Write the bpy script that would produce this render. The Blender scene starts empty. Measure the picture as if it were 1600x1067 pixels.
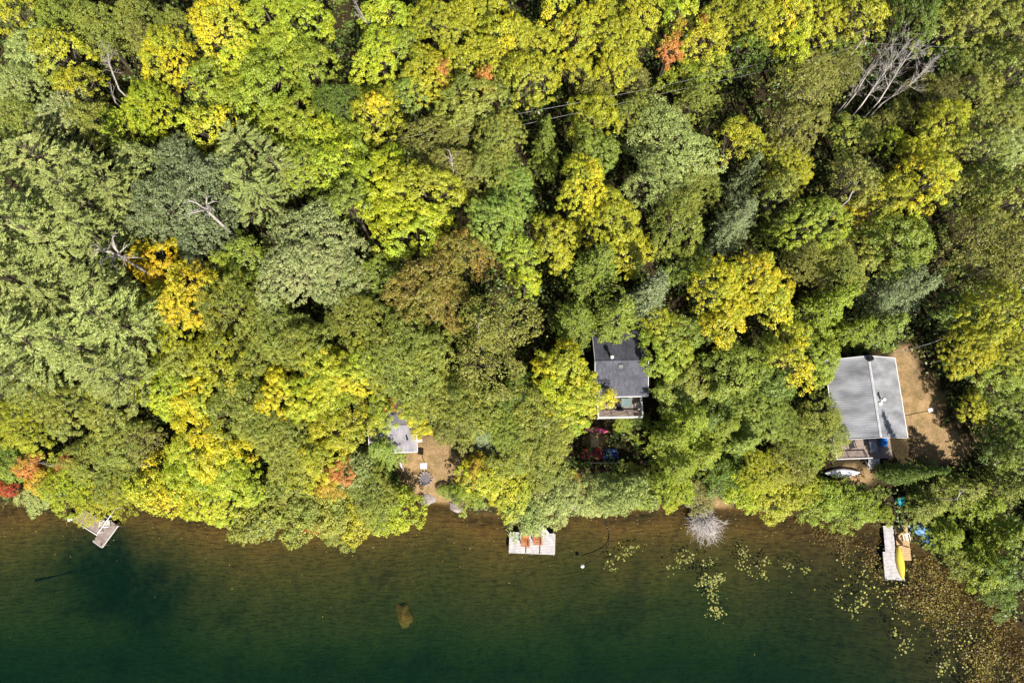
import bpy, math, random
import numpy as np
from mathutils import Vector, Matrix

C = bpy.context.scene
COL = C.collection
R_ = math.radians

# ------------------------------------------------------------------ camera, sky, sun, exposure
CAM_H, TILT, FPX = 80.0, R_(13.0), 1600 * 24 / 36
cam = bpy.data.cameras.new("drone_camera")
cam.lens, cam.sensor_width = 24, 36
cam.clip_start, cam.clip_end = 0.5, 5000
cam_o = bpy.data.objects.new("drone_camera", cam)
COL.objects.link(cam_o)
cam_o.location = (0, 0, CAM_H)
cam_o.rotation_euler = (TILT, 0, 0)
C.camera = cam_o

SUN_EL = R_(43)
SUN_XY = Vector((0.34, -0.94)).normalized()      # direction towards the sun on the map
world = bpy.data.worlds.new("World")
C.world = world
world.use_nodes = True
wn = world.node_tree
wn.nodes.clear()
sky = wn.nodes.new("ShaderNodeTexSky")
sky.sky_type = 'NISHITA'
sky.sun_disc = False
sky.sun_elevation = SUN_EL
sky.sun_rotation = math.atan2(SUN_XY.x, SUN_XY.y)
bg = wn.nodes.new("ShaderNodeBackground")
bg.inputs['Strength'].default_value = 0.05
wo = wn.nodes.new("ShaderNodeOutputWorld")
wn.links.new(sky.outputs[0], bg.inputs[0])
wn.links.new(bg.outputs[0], wo.inputs[0])
sun = bpy.data.lights.new("sun", 'SUN')
sun.energy, sun.angle, sun.color = 5.0, R_(0.5), (1.0, 0.95, 0.86)
sun_o = bpy.data.objects.new("sun", sun)
COL.objects.link(sun_o)
sdir = Vector((SUN_XY.x * math.cos(SUN_EL), SUN_XY.y * math.cos(SUN_EL), math.sin(SUN_EL)))
sun_o.rotation_euler = sdir.to_track_quat('Z', 'Y').to_euler()
sun_o.location = (40, -60, 90)

C.view_settings.view_transform = 'Standard'
C.view_settings.look = 'None'
C.view_settings.exposure = 0.68
C.view_settings.gamma = 1
C.render.engine = 'CYCLES'
C.cycles.max_bounces = 6
C.cycles.transparent_max_bounces = 12
C.cycles.diffuse_bounces = 2
C.cycles.use_denoising = True

rng = np.random.default_rng(11)
random.seed(11)


# ------------------------------------------------------------------ helpers
def P(px, py, z=0.0):
    """the point at height z seen at this pixel of the 1600 x 1067 photograph"""
    xc, yc = (px - 800) / FPX, -(py - 533.5) / FPX
    dy = yc * math.cos(TILT) + math.sin(TILT)
    dz = yc * math.sin(TILT) - math.cos(TILT)
    t = (z - CAM_H) / dz
    return Vector((xc * t, dy * t, z))


def depth(x, y, z):
    return (CAM_H - z) * math.cos(TILT) + y * math.sin(TILT)


def lin(c):
    f = lambda v: v / 12.92 if v <= 0.04045 else ((v + 0.055) / 1.055) ** 2.4
    return tuple(f(v / 255) for v in c)


# the waterline as a function of x
_sh = [(-400, 800), (0, 786), (60, 780), (110, 786), (200, 782), (262, 786), (300, 800), (400, 806), (470, 806), (560, 800),
       (640, 792), (662, 781), (700, 786), (740, 800), (800, 806), (860, 800), (895, 790), (915, 784), (945, 800), (1000, 794),
       (1050, 786), (1080, 792), (1130, 792), (1200, 800), (1260, 806), (1330, 816), (1370, 822), (1420, 845),
       (1460, 872), (1520, 915), (1560, 948), (1600, 990), (1700, 1110)]
_sp = [P(a, b, 0) for a, b in _sh]
SHX = np.array([p.x for p in _sp] + [130.0, 200, 900])
SHY = np.array([p.y for p in _sp] + [-75.0, -90, -90])
SHX = np.concatenate([[-900, -200], SHX]); SHY = np.concatenate([[-4, -4], SHY])


def hash2(ix, iy):
    h = np.sin(ix * 127.1 + iy * 311.7) * 43758.5453
    return h - np.floor(h)


def vnoise(x, y):
    x0, y0 = np.floor(x), np.floor(y)
    fx, fy = x - x0, y - y0
    fx, fy = fx * fx * (3 - 2 * fx), fy * fy * (3 - 2 * fy)
    a, b = hash2(x0, y0), hash2(x0 + 1, y0)
    c, d = hash2(x0, y0 + 1), hash2(x0 + 1, y0 + 1)
    return (a * (1 - fx) + b * fx) * (1 - fy) + (c * (1 - fx) + d * fx) * fy - 0.5


def shore_d(x, y):
    x = np.asarray(x, float); y = np.asarray(y, float)
    return (y - np.interp(x, SHX, SHY)) * (0.95 - 0.23 * np.clip((x - 22) / 24, 0, 1))


DREDGE = [(P(150, 885, -1), 6.0, .9), (P(215, 930, -1), 6, .7), (P(110, 940, -1), 5, .6)]


def zg(x, y):
    x = np.asarray(x, float); y = np.asarray(y, float)
    d = shore_d(x, y)
    n = vnoise(x * .35, y * .35) * .25 + vnoise(x * 1.1 + 7, y * 1.1) * .10
    dl = np.maximum(d, 0)
    land = 0.38 * (1 - np.exp(-dl / 0.5)) + 0.055 * np.minimum(dl, 120) + n * np.clip(dl / 3, 0, 1)
    dw = np.maximum(-d, 0)
    shal = np.clip((x - 30) / 20, 0, 1) * 0.62
    rate = 0.25 * (1 - shal)
    bed = -(0.10 * np.minimum(dw, 3) + rate * np.clip(dw - 2, 0, 14) + 0.14 * np.clip(dw - 12, 0, 40)) + n * np.clip(dw / 4, 0, 1) * 1.8
    for p, r, dep in DREDGE:
        q = ((x - p.x) ** 2 + (y - p.y) ** 2) / r ** 2
        bed = bed - dep * np.exp(-q * 1.3) * (1 + vnoise(x * .3, y * .3) * 1.2) * np.clip(dw / 3, 0, 1)
    return np.where(d >= 0, land, np.minimum(bed, -0.02 * np.minimum(dw, 1)))


def zgf(x, y):
    return float(zg(x, y))


def G(px, py, up=0.0):
    """the point of the ground (or of something 'up' above it) seen at a pixel"""
    z = 1.0
    for _ in range(4):
        p = P(px, py, z)
        z = max(zgf(p.x, p.y), 0) + up
    return P(px, py, z)


def tag(o, label=None, cat=None, group=None, kind=None):
    if label: o['label'] = label
    if cat: o['category'] = cat
    if group: o['group'] = group
    if kind: o['kind'] = kind
    return o


def empty(name, loc, rz=0.0, label=None, cat=None, group=None):
    o = bpy.data.objects.new(name, None)
    o.empty_display_size = 0.3
    COL.objects.link(o)
    o.location = loc
    o.rotation_euler = (0, 0, rz)
    return tag(o, label, cat, group)


class MB:
    def __init__(s):
        s.v, s.f, s.sm = [], [], []

    def face(s, pts, smooth=False):
        b = len(s.v); s.v += [tuple(p) for p in pts]
        s.f.append(tuple(range(b, b + len(pts)))); s.sm.append(smooth)

    def box(s, cx, cy, cz, sx, sy, sz, rz=0.0, tilt=None):
        m = Matrix.Translation((cx, cy, cz)) @ Matrix.Rotation(rz, 4, 'Z')
        if tilt is not None: m = m @ tilt
        b = len(s.v)
        for dz in (-.5, .5):
            for dx, dy in ((-.5, -.5), (.5, -.5), (.5, .5), (-.5, .5)):
                s.v.append(tuple(m @ Vector((dx * sx, dy * sy, dz * sz))))
        for q in ((0, 3, 2, 1), (4, 5, 6, 7), (0, 1, 5, 4), (1, 2, 6, 5), (2, 3, 7, 6), (3, 0, 4, 7)):
            s.f.append(tuple(b + i for i in q)); s.sm.append(False)
        return s

    def tube(s, pts, rad, n=7, cap=True):
        pts = [Vector(p) for p in pts]
        if not hasattr(rad, '__len__'): rad = [rad] * len(pts)
        b = len(s.v); k = len(pts)
        ref = Vector((0.31, 0.17, 0.93))
        for i, p in enumerate(pts):
            t = (pts[min(i + 1, k - 1)] - pts[max(i - 1, 0)]).normalized()
            if abs(t.dot(ref)) > .97: u = t.cross(Vector((1, 0, 0))).normalized()
            else: u = t.cross(ref).normalized()
            w = t.cross(u)
            for j in range(n):
                a = 2 * math.pi * j / n
                s.v.append(tuple(p + (u * math.cos(a) + w * math.sin(a)) * rad[i]))
        for i in range(k - 1):
            for j in range(n):
                s.f.append((b + i * n + j, b + i * n + (j + 1) % n, b + (i + 1) * n + (j + 1) % n, b + (i + 1) * n + j)); s.sm.append(True)
        if cap:
            s.f.append(tuple(b + j for j in range(n))[::-1]); s.sm.append(False)
            s.f.append(tuple(b + (k - 1) * n + j for j in range(n))); s.sm.append(False)
        return s

    def prism(s, poly, z0, z1):
        b = len(s.v); n = len(poly)
        s.v += [(x, y, z0) for x, y in poly] + [(x, y, z1) for x, y in poly]
        s.f.append(tuple(b + i for i in range(n))[::-1]); s.f.append(tuple(b + n + i for i in range(n)))
        s.sm += [False, False]
        for i in range(n):
            j = (i + 1) % n
            s.f.append((b + i, b + j, b + n + j, b + n + i)); s.sm.append(False)
        return s

    def mesh(s, name, mat):
        me = bpy.data.meshes.new(name)
        me.from_pydata(s.v, [], s.f)
        me.polygons.foreach_set('use_smooth', s.sm)
        if mat: me.materials.append(mat)
        me.update()
        return me

    def build(s, name, mat, parent=None, loc=(0, 0, 0), bevel=0.0):
        o = bpy.data.objects.new(name, s.mesh(name, mat))
        COL.objects.link(o)
        o.location = loc
        if parent: o.parent = parent
        if bevel:
            m = o.modifiers.new('bevel', 'BEVEL'); m.width = bevel; m.segments = 2; m.limit_method = 'ANGLE'
        return o


# ------------------------------------------------------------------ materials
def new_mat(name):
    m = bpy.data.materials.new(name)
    m.use_nodes = True
    nt = m.node_tree
    return m, nt, nt.nodes, nt.links, nt.nodes['Principled BSDF']


def simple(name, col, rough=0.6, metal=0.0, var=0.25, scale=3.0, bump=0.0, stretch=None, col2=None):
    """weathered plain material: two noises vary the colour"""
    m, nt, N, L, b = new_mat(name)
    tc = N.new('ShaderNodeTexCoord')
    mp = N.new('ShaderNodeMapping'); L.new(tc.outputs['Object'], mp.inputs[0])
    if stretch: mp.inputs['Scale'].default_value = stretch
    n1 = N.new('ShaderNodeTexNoise'); n1.inputs['Scale'].default_value = scale; n1.inputs['Detail'].default_value = 6
    L.new(mp.outputs[0], n1.inputs['Vector'])
    r = N.new('ShaderNodeValToRGB'); L.new(n1.outputs[0], r.inputs[0])
    c = lin(col)
    lo = tuple(v * (1 - var) for v in c); hi = lin(col2) if col2 else tuple(min(v * (1 + var), 1) for v in c)
    r.color_ramp.elements[0].position = .32; r.color_ramp.elements[0].color = (*lo, 1)
    r.color_ramp.elements[1].position = .68; r.color_ramp.elements[1].color = (*hi, 1)
    L.new(r.outputs[0], b.inputs['Base Color'])
    b.inputs['Roughness'].default_value = rough
    b.inputs['Metallic'].default_value = metal
    if bump:
        bp = N.new('ShaderNodeBump'); bp.inputs['Strength'].default_value = bump
        L.new(n1.outputs[0], bp.inputs['Height']); L.new(bp.outputs[0], b.inputs['Normal'])
    return m


def leaf_material():
    m, nt, N, L, b = new_mat('leaf')
    N.remove(b)
    out = N['Material Output']
    oi = N.new('ShaderNodeObjectInfo')
    at = N.new('ShaderNodeAttribute'); at.attribute_type = 'OBJECT'; at.attribute_name = 'tint'
    lf = N.new('ShaderNodeAttribute'); lf.attribute_type = 'GEOMETRY'; lf.attribute_name = 'leaf'
    sp = N.new('ShaderNodeSeparateXYZ'); L.new(lf.outputs['Vector'], sp.inputs[0])
    mx = N.new('ShaderNodeMix'); mx.data_type = 'RGBA'
    L.new(sp.outputs[1], mx.inputs['Factor'])
    L.new(oi.outputs['Color'], mx.inputs[6]); L.new(at.outputs['Color'], mx.inputs[7])
    hs = N.new('ShaderNodeHueSaturation')
    h = N.new('ShaderNodeMapRange'); h.inputs[3].default_value = .478; h.inputs[4].default_value = .518
    L.new(sp.outputs[2], h.inputs[0]); L.new(h.outputs[0], hs.inputs['Hue'])
    v = N.new('ShaderNodeMapRange'); v.inputs[3].default_value = .62; v.inputs[4].default_value = 1.3
    L.new(sp.outputs[0], v.inputs[0]); L.new(v.outputs[0], hs.inputs['Value'])
    hs.inputs['Saturation'].default_value = 1.0
    L.new(mx.outputs[2], hs.inputs['Color'])
    df = N.new('ShaderNodeBsdfDiffuse'); L.new(hs.outputs[0], df.inputs['Color'])
    tr = N.new('ShaderNodeBsdfTranslucent'); L.new(hs.outputs[0], tr.inputs['Color'])
    gl = N.new('ShaderNodeBsdfGlossy'); gl.inputs['Roughness'].default_value = .45
    m1 = N.new('ShaderNodeMixShader'); m1.inputs[0].default_value = .15
    L.new(df.outputs[0], m1.inputs[1]); L.new(tr.outputs[0], m1.inputs[2])
    m2 = N.new('ShaderNodeMixShader'); m2.inputs[0].default_value = .035
    L.new(m1.outputs[0], m2.inputs[1]); L.new(gl.outputs[0], m2.inputs[2])
    L.new(m2.outputs[0], out.inputs['Surface'])
    return m


M = {}
M['leaf'] = leaf_material()
M['bark'] = simple('bark', (92, 80, 68), .9, 0, .4, 5, .5, (3, 3, .6))
M['birch_bark'] = simple('birch_bark', (186, 178, 170), .8, 0, .35, 6, .3, (2, 2, 1))
M['dead_wood'] = simple('dead_wood', (164, 155, 148), .85, 0, .35, 4, .3, (2, 2, 1))
M['bleached_wood'] = simple('bleached_wood', (216, 208, 204), .85, 0, .3, 5)
M['white_paint'] = simple('white_paint', (228, 226, 222), .5, 0, .12, 2)
M['white_wood'] = simple('white_wood', (205, 200, 198), .7, 0, .2, 3, .1, (1, 6, 1))
M['dock_grey'] = simple('dock_grey', (196, 190, 190), .8, 0, .2, 2.2, .1, (1, 1, 1))
M['dock_brown'] = simple('dock_brown', (150, 135, 128), .85, 0, .3, 2.2, .1, (1, 1, 1))
M['deck_board'] = simple('deck_board', (160, 142, 132), .8, 0, .2, 2.5, .1)
M['dark_metal'] = simple('dark_metal', (30, 30, 32), .4, .2, .3, 4)
M['grey_metal'] = simple('grey_metal', (150, 152, 155), .35, .8, .15, 4)
M['wall_grey'] = simple('wall_grey', (120, 120, 120), .8, 0, .2, 2)
M['wall_brown'] = simple('wall_brown', (95, 75, 60), .8, 0, .25, 2, .1, (1, 1, 8))
M['wall_blue'] = simple('wall_blue', (70, 78, 92), .8, 0, .2, 2)
M['orange_wood'] = simple('orange_wood', (176, 112, 68), .6, 0, .25, 5, .1, (4, 1, 4))
M['tan_wood'] = simple('tan_wood', (196, 164, 120), .6, 0, .2, 5)
M['red_plastic'] = simple('red_plastic', (172, 32, 58), .4, 0, .1, 3)
M['blue_plastic'] = simple('blue_plastic', (28, 50, 110), .4, 0, .1, 3)
M['pink_plastic'] = simple('pink_plastic', (232, 100, 140), .35, 0, .08, 3)
M['yellow_plastic'] = simple('yellow_plastic', (226, 206, 84), .35, 0, .08, 2, 0, None, (214, 190, 70))
M['yellow_dark'] = simple('yellow_dark', (170, 150, 40), .5, 0, .1, 2)
M['white_plastic'] = simple('white_plastic', (236, 236, 240), .35, 0, .06, 3)
M['teal_plastic'] = simple('teal_plastic', (30, 160, 180), .4, 0, .12, 3)
M['blue_tarp'] = simple('blue_tarp', (40, 120, 205), .4, 0, .25, 2.5, .4)
M['pale_blue_tarp'] = simple('pale_blue_tarp', (170, 200, 225), .4, 0, .35, 3.0, .4, None, (90, 160, 220))
M['cushion'] = simple('cushion', (205, 196, 180), .9, 0, .1, 3)
M['charcoal_fabric'] = simple('charcoal_fabric', (42, 42, 46), .9, 0, .2, 5)
M['ridge_grey'] = simple('ridge_grey', (196, 196, 198), .5, 0, .12, 2)
M['glass_dark'] = simple('glass_dark', (120, 138, 136), .12, 0, .1, 2)
M['window_glass'] = simple('window_glass', (40, 48, 55), .08, 0, .1, 2)
M['stone'] = simple('stone', (142, 132, 128), .9, 0, .35, 3, .6)
M['rock_sunken'] = simple('rock_sunken', (172, 104, 42), .9, 0, .25, 1.6, .5)
M['ash'] = simple('ash', (110, 104, 106), .95, 0, .3, 6, .4)
M['black_hose'] = simple('black_hose', (38, 32, 24), .6, 0, .2, 3)
M['sunken_wood'] = simple('sunken_wood', (50, 42, 34), .9, 0, .3, 3)
M['cable'] = simple('cable', (150, 152, 150), .4, .5, .1, 3)
M['pole_wood'] = simple('pole_wood', (150, 135, 120), .85, 0, .25, 3, .2, (3, 3, .5))


def shingle_material(name, col, var):
    m, nt, N, L, b = new_mat(name)
    tc = N.new('ShaderNodeTexCoord')
    br = N.new('ShaderNodeTexBrick')
    br.inputs['Scale'].default_value = 1
    br.inputs['Brick Width'].default_value = .33; br.inputs['Row Height'].default_value = .15
    br.inputs['Mortar Size'].default_value = .012
    c = lin(col)
    br.inputs['Color1'].default_value = (*[v * (1 - var) for v in c], 1)
    br.inputs['Color2'].default_value = (*[v * (1 + var) for v in c], 1)
    br.inputs['Mortar'].default_value = (*[v * .45 for v in c], 1)
    L.new(tc.outputs['Object'], br.inputs['Vector'])
    n = N.new('ShaderNodeTexNoise'); n.inputs['Scale'].default_value = .9; n.inputs['Detail'].default_value = 5
    L.new(tc.outputs['Object'], n.inputs['Vector'])
    mr = N.new('ShaderNodeMapRange'); mr.inputs[1].default_value = .3; mr.inputs[2].default_value = .7; mr.inputs[3].default_value = .75; mr.inputs[4].default_value = 1.3
    L.new(n.outputs[0], mr.inputs[0])
    mx = N.new('ShaderNodeMix'); mx.data_type = 'RGBA'; mx.blend_type = 'MULTIPLY'; mx.inputs['Factor'].default_value = 1
    L.new(br.outputs[0], mx.inputs[6]); L.new(mr.outputs[0], mx.inputs[7])
    L.new(mx.outputs[2], b.inputs['Base Color'])
    b.inputs['Roughness'].default_value = .85
    bp = N.new('ShaderNodeBump'); bp.inputs['Strength'].default_value = .3; bp.inputs['Distance'].default_value = .02
    L.new(br.outputs['Fac'], bp.inputs['Height']); bp.invert = True
    L.new(bp.outputs[0], b.inputs['Normal'])
    return m


M['shingle_dark'] = shingle_material('shingle_dark', (84, 84, 94), .22)
M['shingle_grey'] = shingle_material('shingle_grey', (146, 142, 148), .12)


def metal_roof_material():
    m, nt, N, L, b = new_mat('metal_roof')
    tc = N.new('ShaderNodeTexCoord')
    mp = N.new('ShaderNodeMapping'); mp.inputs['Scale'].default_value = (.35, 1.1, 1)
    L.new(tc.outputs['Object'], mp.inputs[0])
    n = N.new('ShaderNodeTexNoise'); n.inputs['Scale'].default_value = .9; n.inputs['Detail'].default_value = 5
    L.new(mp.outputs[0], n.inputs['Vector'])
    r = N.new('ShaderNodeValToRGB'); L.new(n.outputs[0], r.inputs[0])
    r.color_ramp.elements[0].position = .3; r.color_ramp.elements[0].color = (*lin((128, 128, 132)), 1)
    r.color_ramp.elements[1].position = .7; r.color_ramp.elements[1].color = (*lin((186, 186, 190)), 1)
    L.new(r.outputs[0], b.inputs['Base Color'])
    b.inputs['Metallic'].default_value = .25
    b.inputs['Roughness'].default_value = .5
    return m


M['metal_roof'] = metal_roof_material()

# clearings of dry grass and trodden sand, and a sun patch painted as pale ground by the lawn chairs: (pixel, radius px x, radius px y, up-ness)
LAWNS_AND_SUN_PATCH = [(668, 725, 52, 48), (700, 735, 40, 40), (1436, 640, 40, 70), (1412, 580, 24, 40), (1470, 695, 50, 36), (929, 690, 18, 14),
         (1335, 742, 34, 14), (690, 775, 40, 12), (1110, 785, 40, 10), (905, 760, 25, 25)]


def ground_material():
    m, nt, N, L, b = new_mat('ground')
    geo = N.new('ShaderNodeNewGeometry')
    at = N.new('ShaderNodeAttribute'); at.attribute_name = 'cover'
    sp = N.new('ShaderNodeSeparateXYZ'); L.new(at.outputs['Vector'], sp.inputs[0])

    def noise(sc, det=6):
        n = N.new('ShaderNodeTexNoise'); n.inputs['Scale'].default_value = sc; n.inputs['Detail'].default_value = det
        L.new(geo.outputs['Position'], n.inputs['Vector']); return n

    def ramp(src, stops):
        r = N.new('ShaderNodeValToRGB'); L.new(src, r.inputs[0])
        e = r.color_ramp.elements
        e[0].position, e[0].color = stops[0][0], (*lin(stops[0][1]), 1)
        e[1].position, e[1].color = stops[-1][0], (*lin(stops[-1][1]), 1)
        for p, c in stops[1:-1]:
            q = e.new(p); q.color = (*lin(c), 1)
        return r

    def mix(f, a, c2):
        x = N.new('ShaderNodeMix'); x.data_type = 'RGBA'
        L.new(f, x.inputs['Factor']); L.new(a, x.inputs[6]); L.new(c2, x.inputs[7]); return x.outputs[2]
    n_big, n_mid, n_fine = noise(.25), noise(1.4), noise(9, 8)
    litter = ramp(n_fine.outputs[0], [(.3, (32, 28, 20)), (.5, (58, 48, 34)), (.62, (66, 62, 38)), (.72, (92, 74, 52))])
    lawn = ramp(n_mid.outputs[0], [(.3, (118, 104, 64)), (.5, (156, 128, 88)), (.68, (186, 154, 114))])
    lawn2 = ramp(n_fine.outputs[0], [(.32, (86, 74, 50)), (.6, (170, 142, 106)), (.75, (206, 180, 144))])
    lw = mix(n_big.outputs[0], lawn.outputs[0], lawn2.outputs[0])
    land = mix(sp.outputs[0], litter.outputs[0], lw)
    bedc = ramp(n_mid.outputs[0], [(.25, (60, 46, 20)), (.45, (92, 72, 34)), (.6, (114, 87, 41)), (.75, (86, 72, 34))])
    bedf = ramp(n_fine.outputs[0], [(.3, (66, 50, 26)), (.65, (118, 90, 46))])
    bed = mix(n_big.outputs[0], bedc.outputs[0], bedf.outputs[0])
    weed = ramp(n_mid.outputs[0], [(.3, (30, 28, 18)), (.7, (66, 58, 32))])
    bed2 = mix(sp.outputs[2], bed, weed.outputs[0])
    L.new(mix(sp.outputs[1], land, bed2), b.inputs['Base Color'])
    b.inputs['Roughness'].default_value = .95
    b.inputs['Specular IOR Level'].default_value = .1
    bp = N.new('ShaderNodeBump'); bp.inputs['Strength'].default_value = .5; bp.inputs['Distance'].default_value = .12
    L.new(n_fine.outputs[0], bp.inputs['Height']); L.new(bp.outputs[0], b.inputs['Normal'])
    return m


M['ground'] = ground_material()


def water_material():
    m, nt, N, L, b = new_mat('lake_water')
    N.remove(b)
    out = N['Material Output']
    geo = N.new('ShaderNodeNewGeometry')
    n = N.new('ShaderNodeTexNoise'); n.inputs['Scale'].default_value = 1.6; n.inputs['Detail'].default_value = 4
    mp = N.new('ShaderNodeMapping'); mp.inputs['Scale'].default_value = (.5, 1.6, 1)
    L.new(geo.outputs['Position'], mp.inputs[0]); L.new(mp.outputs[0], n.inputs['Vector'])
    bp = N.new('ShaderNodeBump'); bp.inputs['Strength'].default_value = .12; bp.inputs['Distance'].default_value = .15
    L.new(n.outputs[0], bp.inputs['Height'])
    fr = N.new('ShaderNodeFresnel'); fr.inputs['IOR'].default_value = 1.33
    L.new(bp.outputs[0], fr.inputs['Normal'])
    tr = N.new('ShaderNodeBsdfTransparent'); tr.inputs[0].default_value = (1, 1, 1, 1)
    gl = N.new('ShaderNodeBsdfGlossy'); gl.inputs['Roughness'].default_value = .06
    L.new(bp.outputs[0], gl.inputs['Normal'])
    mx = N.new('ShaderNodeMixShader'); L.new(fr.outputs[0], mx.inputs[0])
    L.new(tr.outputs[0], mx.inputs[1]); L.new(gl.outputs[0], mx.inputs[2])
    L.new(mx.outputs[0], out.inputs['Surface'])
    ab = N.new('ShaderNodeVolumeAbsorption')
    ab.inputs['Color'].default_value = (.15, .58, .43, 1)
    ab.inputs['Density'].default_value = .34
    sc = N.new('ShaderNodeVolumeScatter')
    sc.inputs['Color'].default_value = (.10, .60, .46, 1)
    sc.inputs['Density'].default_value = .02
    ad = N.new('ShaderNodeAddShader')
    L.new(ab.outputs[0], ad.inputs[0]); L.new(sc.outputs[0], ad.inputs[1])
    L.new(ad.outputs[0], out.inputs['Volume'])
    return m


M['water'] = water_material()


# ------------------------------------------------------------------ ground, water
def axis(a, b, step, far):
    core = list(np.arange(a, b + step / 2, step))
    lo, hi, d = [], [], step * 1.6
    p, q = a, b
    while p > -far or q < far:
        p -= d; q += d; d *= 1.45
        lo.append(max(p, -far - 1)); hi.append(min(q, far + 1))
    return np.unique(np.array(sorted(set(lo)) + core + sorted(set(hi))))


gx, gy = axis(-84, 84, .55, 1000), axis(-42, 92, .55, 1000)
X, Y = np.meshgrid(gx, gy)
Z = zg(X, Y)
nx, ny = len(gx), len(gy)
verts = np.stack([X, Y, Z], -1).reshape(-1, 3)
idx = np.arange(nx * ny).reshape(ny, nx)
faces = np.stack([idx[:-1, :-1], idx[:-1, 1:], idx[1:, 1:], idx[1:, :-1]], -1).reshape(-1, 4)


def np_mesh(name, v, f, mat, smooth=False):
    me = bpy.data.meshes.new(name)
    me.vertices.add(len(v)); me.vertices.foreach_set('co', np.asarray(v, np.float32).ravel())
    k = f.shape[1]
    me.loops.add(f.size); me.loops.foreach_set('vertex_index', f.astype(np.int32).ravel())
    me.polygons.add(len(f)); me.polygons.foreach_set('loop_start', np.arange(0, f.size, k, dtype=np.int32))
    me.polygons.foreach_set('loop_total', np.full(len(f), k, np.int32))
    if smooth: me.polygons.foreach_set('use_smooth', np.ones(len(f), bool))
    me.materials.append(mat)
    me.update(calc_edges=True)
    return me


cover = np.zeros((nx * ny, 3), np.float32)
wob = vnoise(X * .8, Y * .8).ravel() * .55 + vnoise(X * 2.1, Y * 2.1).ravel() * .3
for (a, b2, rx, ry) in LAWNS_AND_SUN_PATCH:
    c = G(a, b2); sc = depth(c.x, c.y, c.z) / FPX
    q = np.sqrt(((verts[:, 0] - c.x) / (rx * sc)) ** 2 + ((verts[:, 1] - c.y) / (ry * sc)) ** 2)
    cover[:, 0] = np.maximum(cover[:, 0], np.clip((1.08 + wob * .8 - q) / .3, 0, 1))
d_all = shore_d(verts[:, 0], verts[:, 1])
cover[:, 1] = np.clip((.25 + wob * .8 - d_all) / .5, 0, 1)
weedy = np.clip(vnoise(X * .22 + 3, Y * .22).ravel() * 1.2 + vnoise(X * .9, Y * .9).ravel() * .9 - .1, 0, .55)
for p, r, dep in DREDGE[:2]:
    q = ((verts[:, 0] - p.x) ** 2 + (verts[:, 1] - p.y) ** 2) / r ** 2
    weedy = np.maximum(weedy, np.clip(1.3 * np.exp(-q * 1.2) + wob * .9 - .1, 0, 1) * np.clip(3 - q, 0, 1))
weedy = np.maximum(weedy, np.clip((verts[:, 0] - 24) / 14, 0, .6))
near = np.clip(1 - np.abs(d_all + .9) / 1.2, 0, 1) * np.clip(.75 + wob, 0, 1)
cover[:, 2] = np.maximum(weedy, near)
gm = np_mesh('ground', verts, faces, M['ground'], True)
ca = gm.attributes.new('cover', 'FLOAT_VECTOR', 'POINT'); ca.data.foreach_set('vector', cover.ravel())
go = bpy.data.objects.new('ground', gm); COL.objects.link(go); tag(go, kind='structure')

wb = MB(); wb.box(0, -500, -10, 1900, 1090, 20)
wo_ = wb.build('water', M['water']); tag(wo_, kind='structure')


# ------------------------------------------------------------------ foliage
def leaf_mesh(name, cen, nrm, size, attr, aspect=1.0, along=None):
    n = len(cen)
    nrm = nrm / np.maximum(np.linalg.norm(nrm, axis=1, keepdims=True), 1e-6)
    if along is None: along = rng.normal(size=(n, 3))
    t = along - nrm * (along * nrm).sum(1, keepdims=True)
    t /= np.maximum(np.linalg.norm(t, axis=1, keepdims=True), 1e-6)
    b = np.cross(nrm, t)
    L = (size * .5)[:, None]; W = L * aspect
    v = np.stack([cen - t * L, cen + b * W * .9 - t * L * .1, cen + t * L, cen - b * W * .9 + t * L * .1], 1).reshape(-1, 3)
    f = np.arange(4 * n).reshape(n, 4)
    me = np_mesh(name, v, f, M['leaf'])
    a = me.attributes.new('leaf', 'FLOAT_VECTOR', 'FACE'); a.data.foreach_set('vector', attr.astype(np.float32).ravel())
    return me


def rdir(n):
    v = rng.normal(size=(n, 3)); return v / np.linalg.norm(v, axis=1, keepdims=True)


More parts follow.
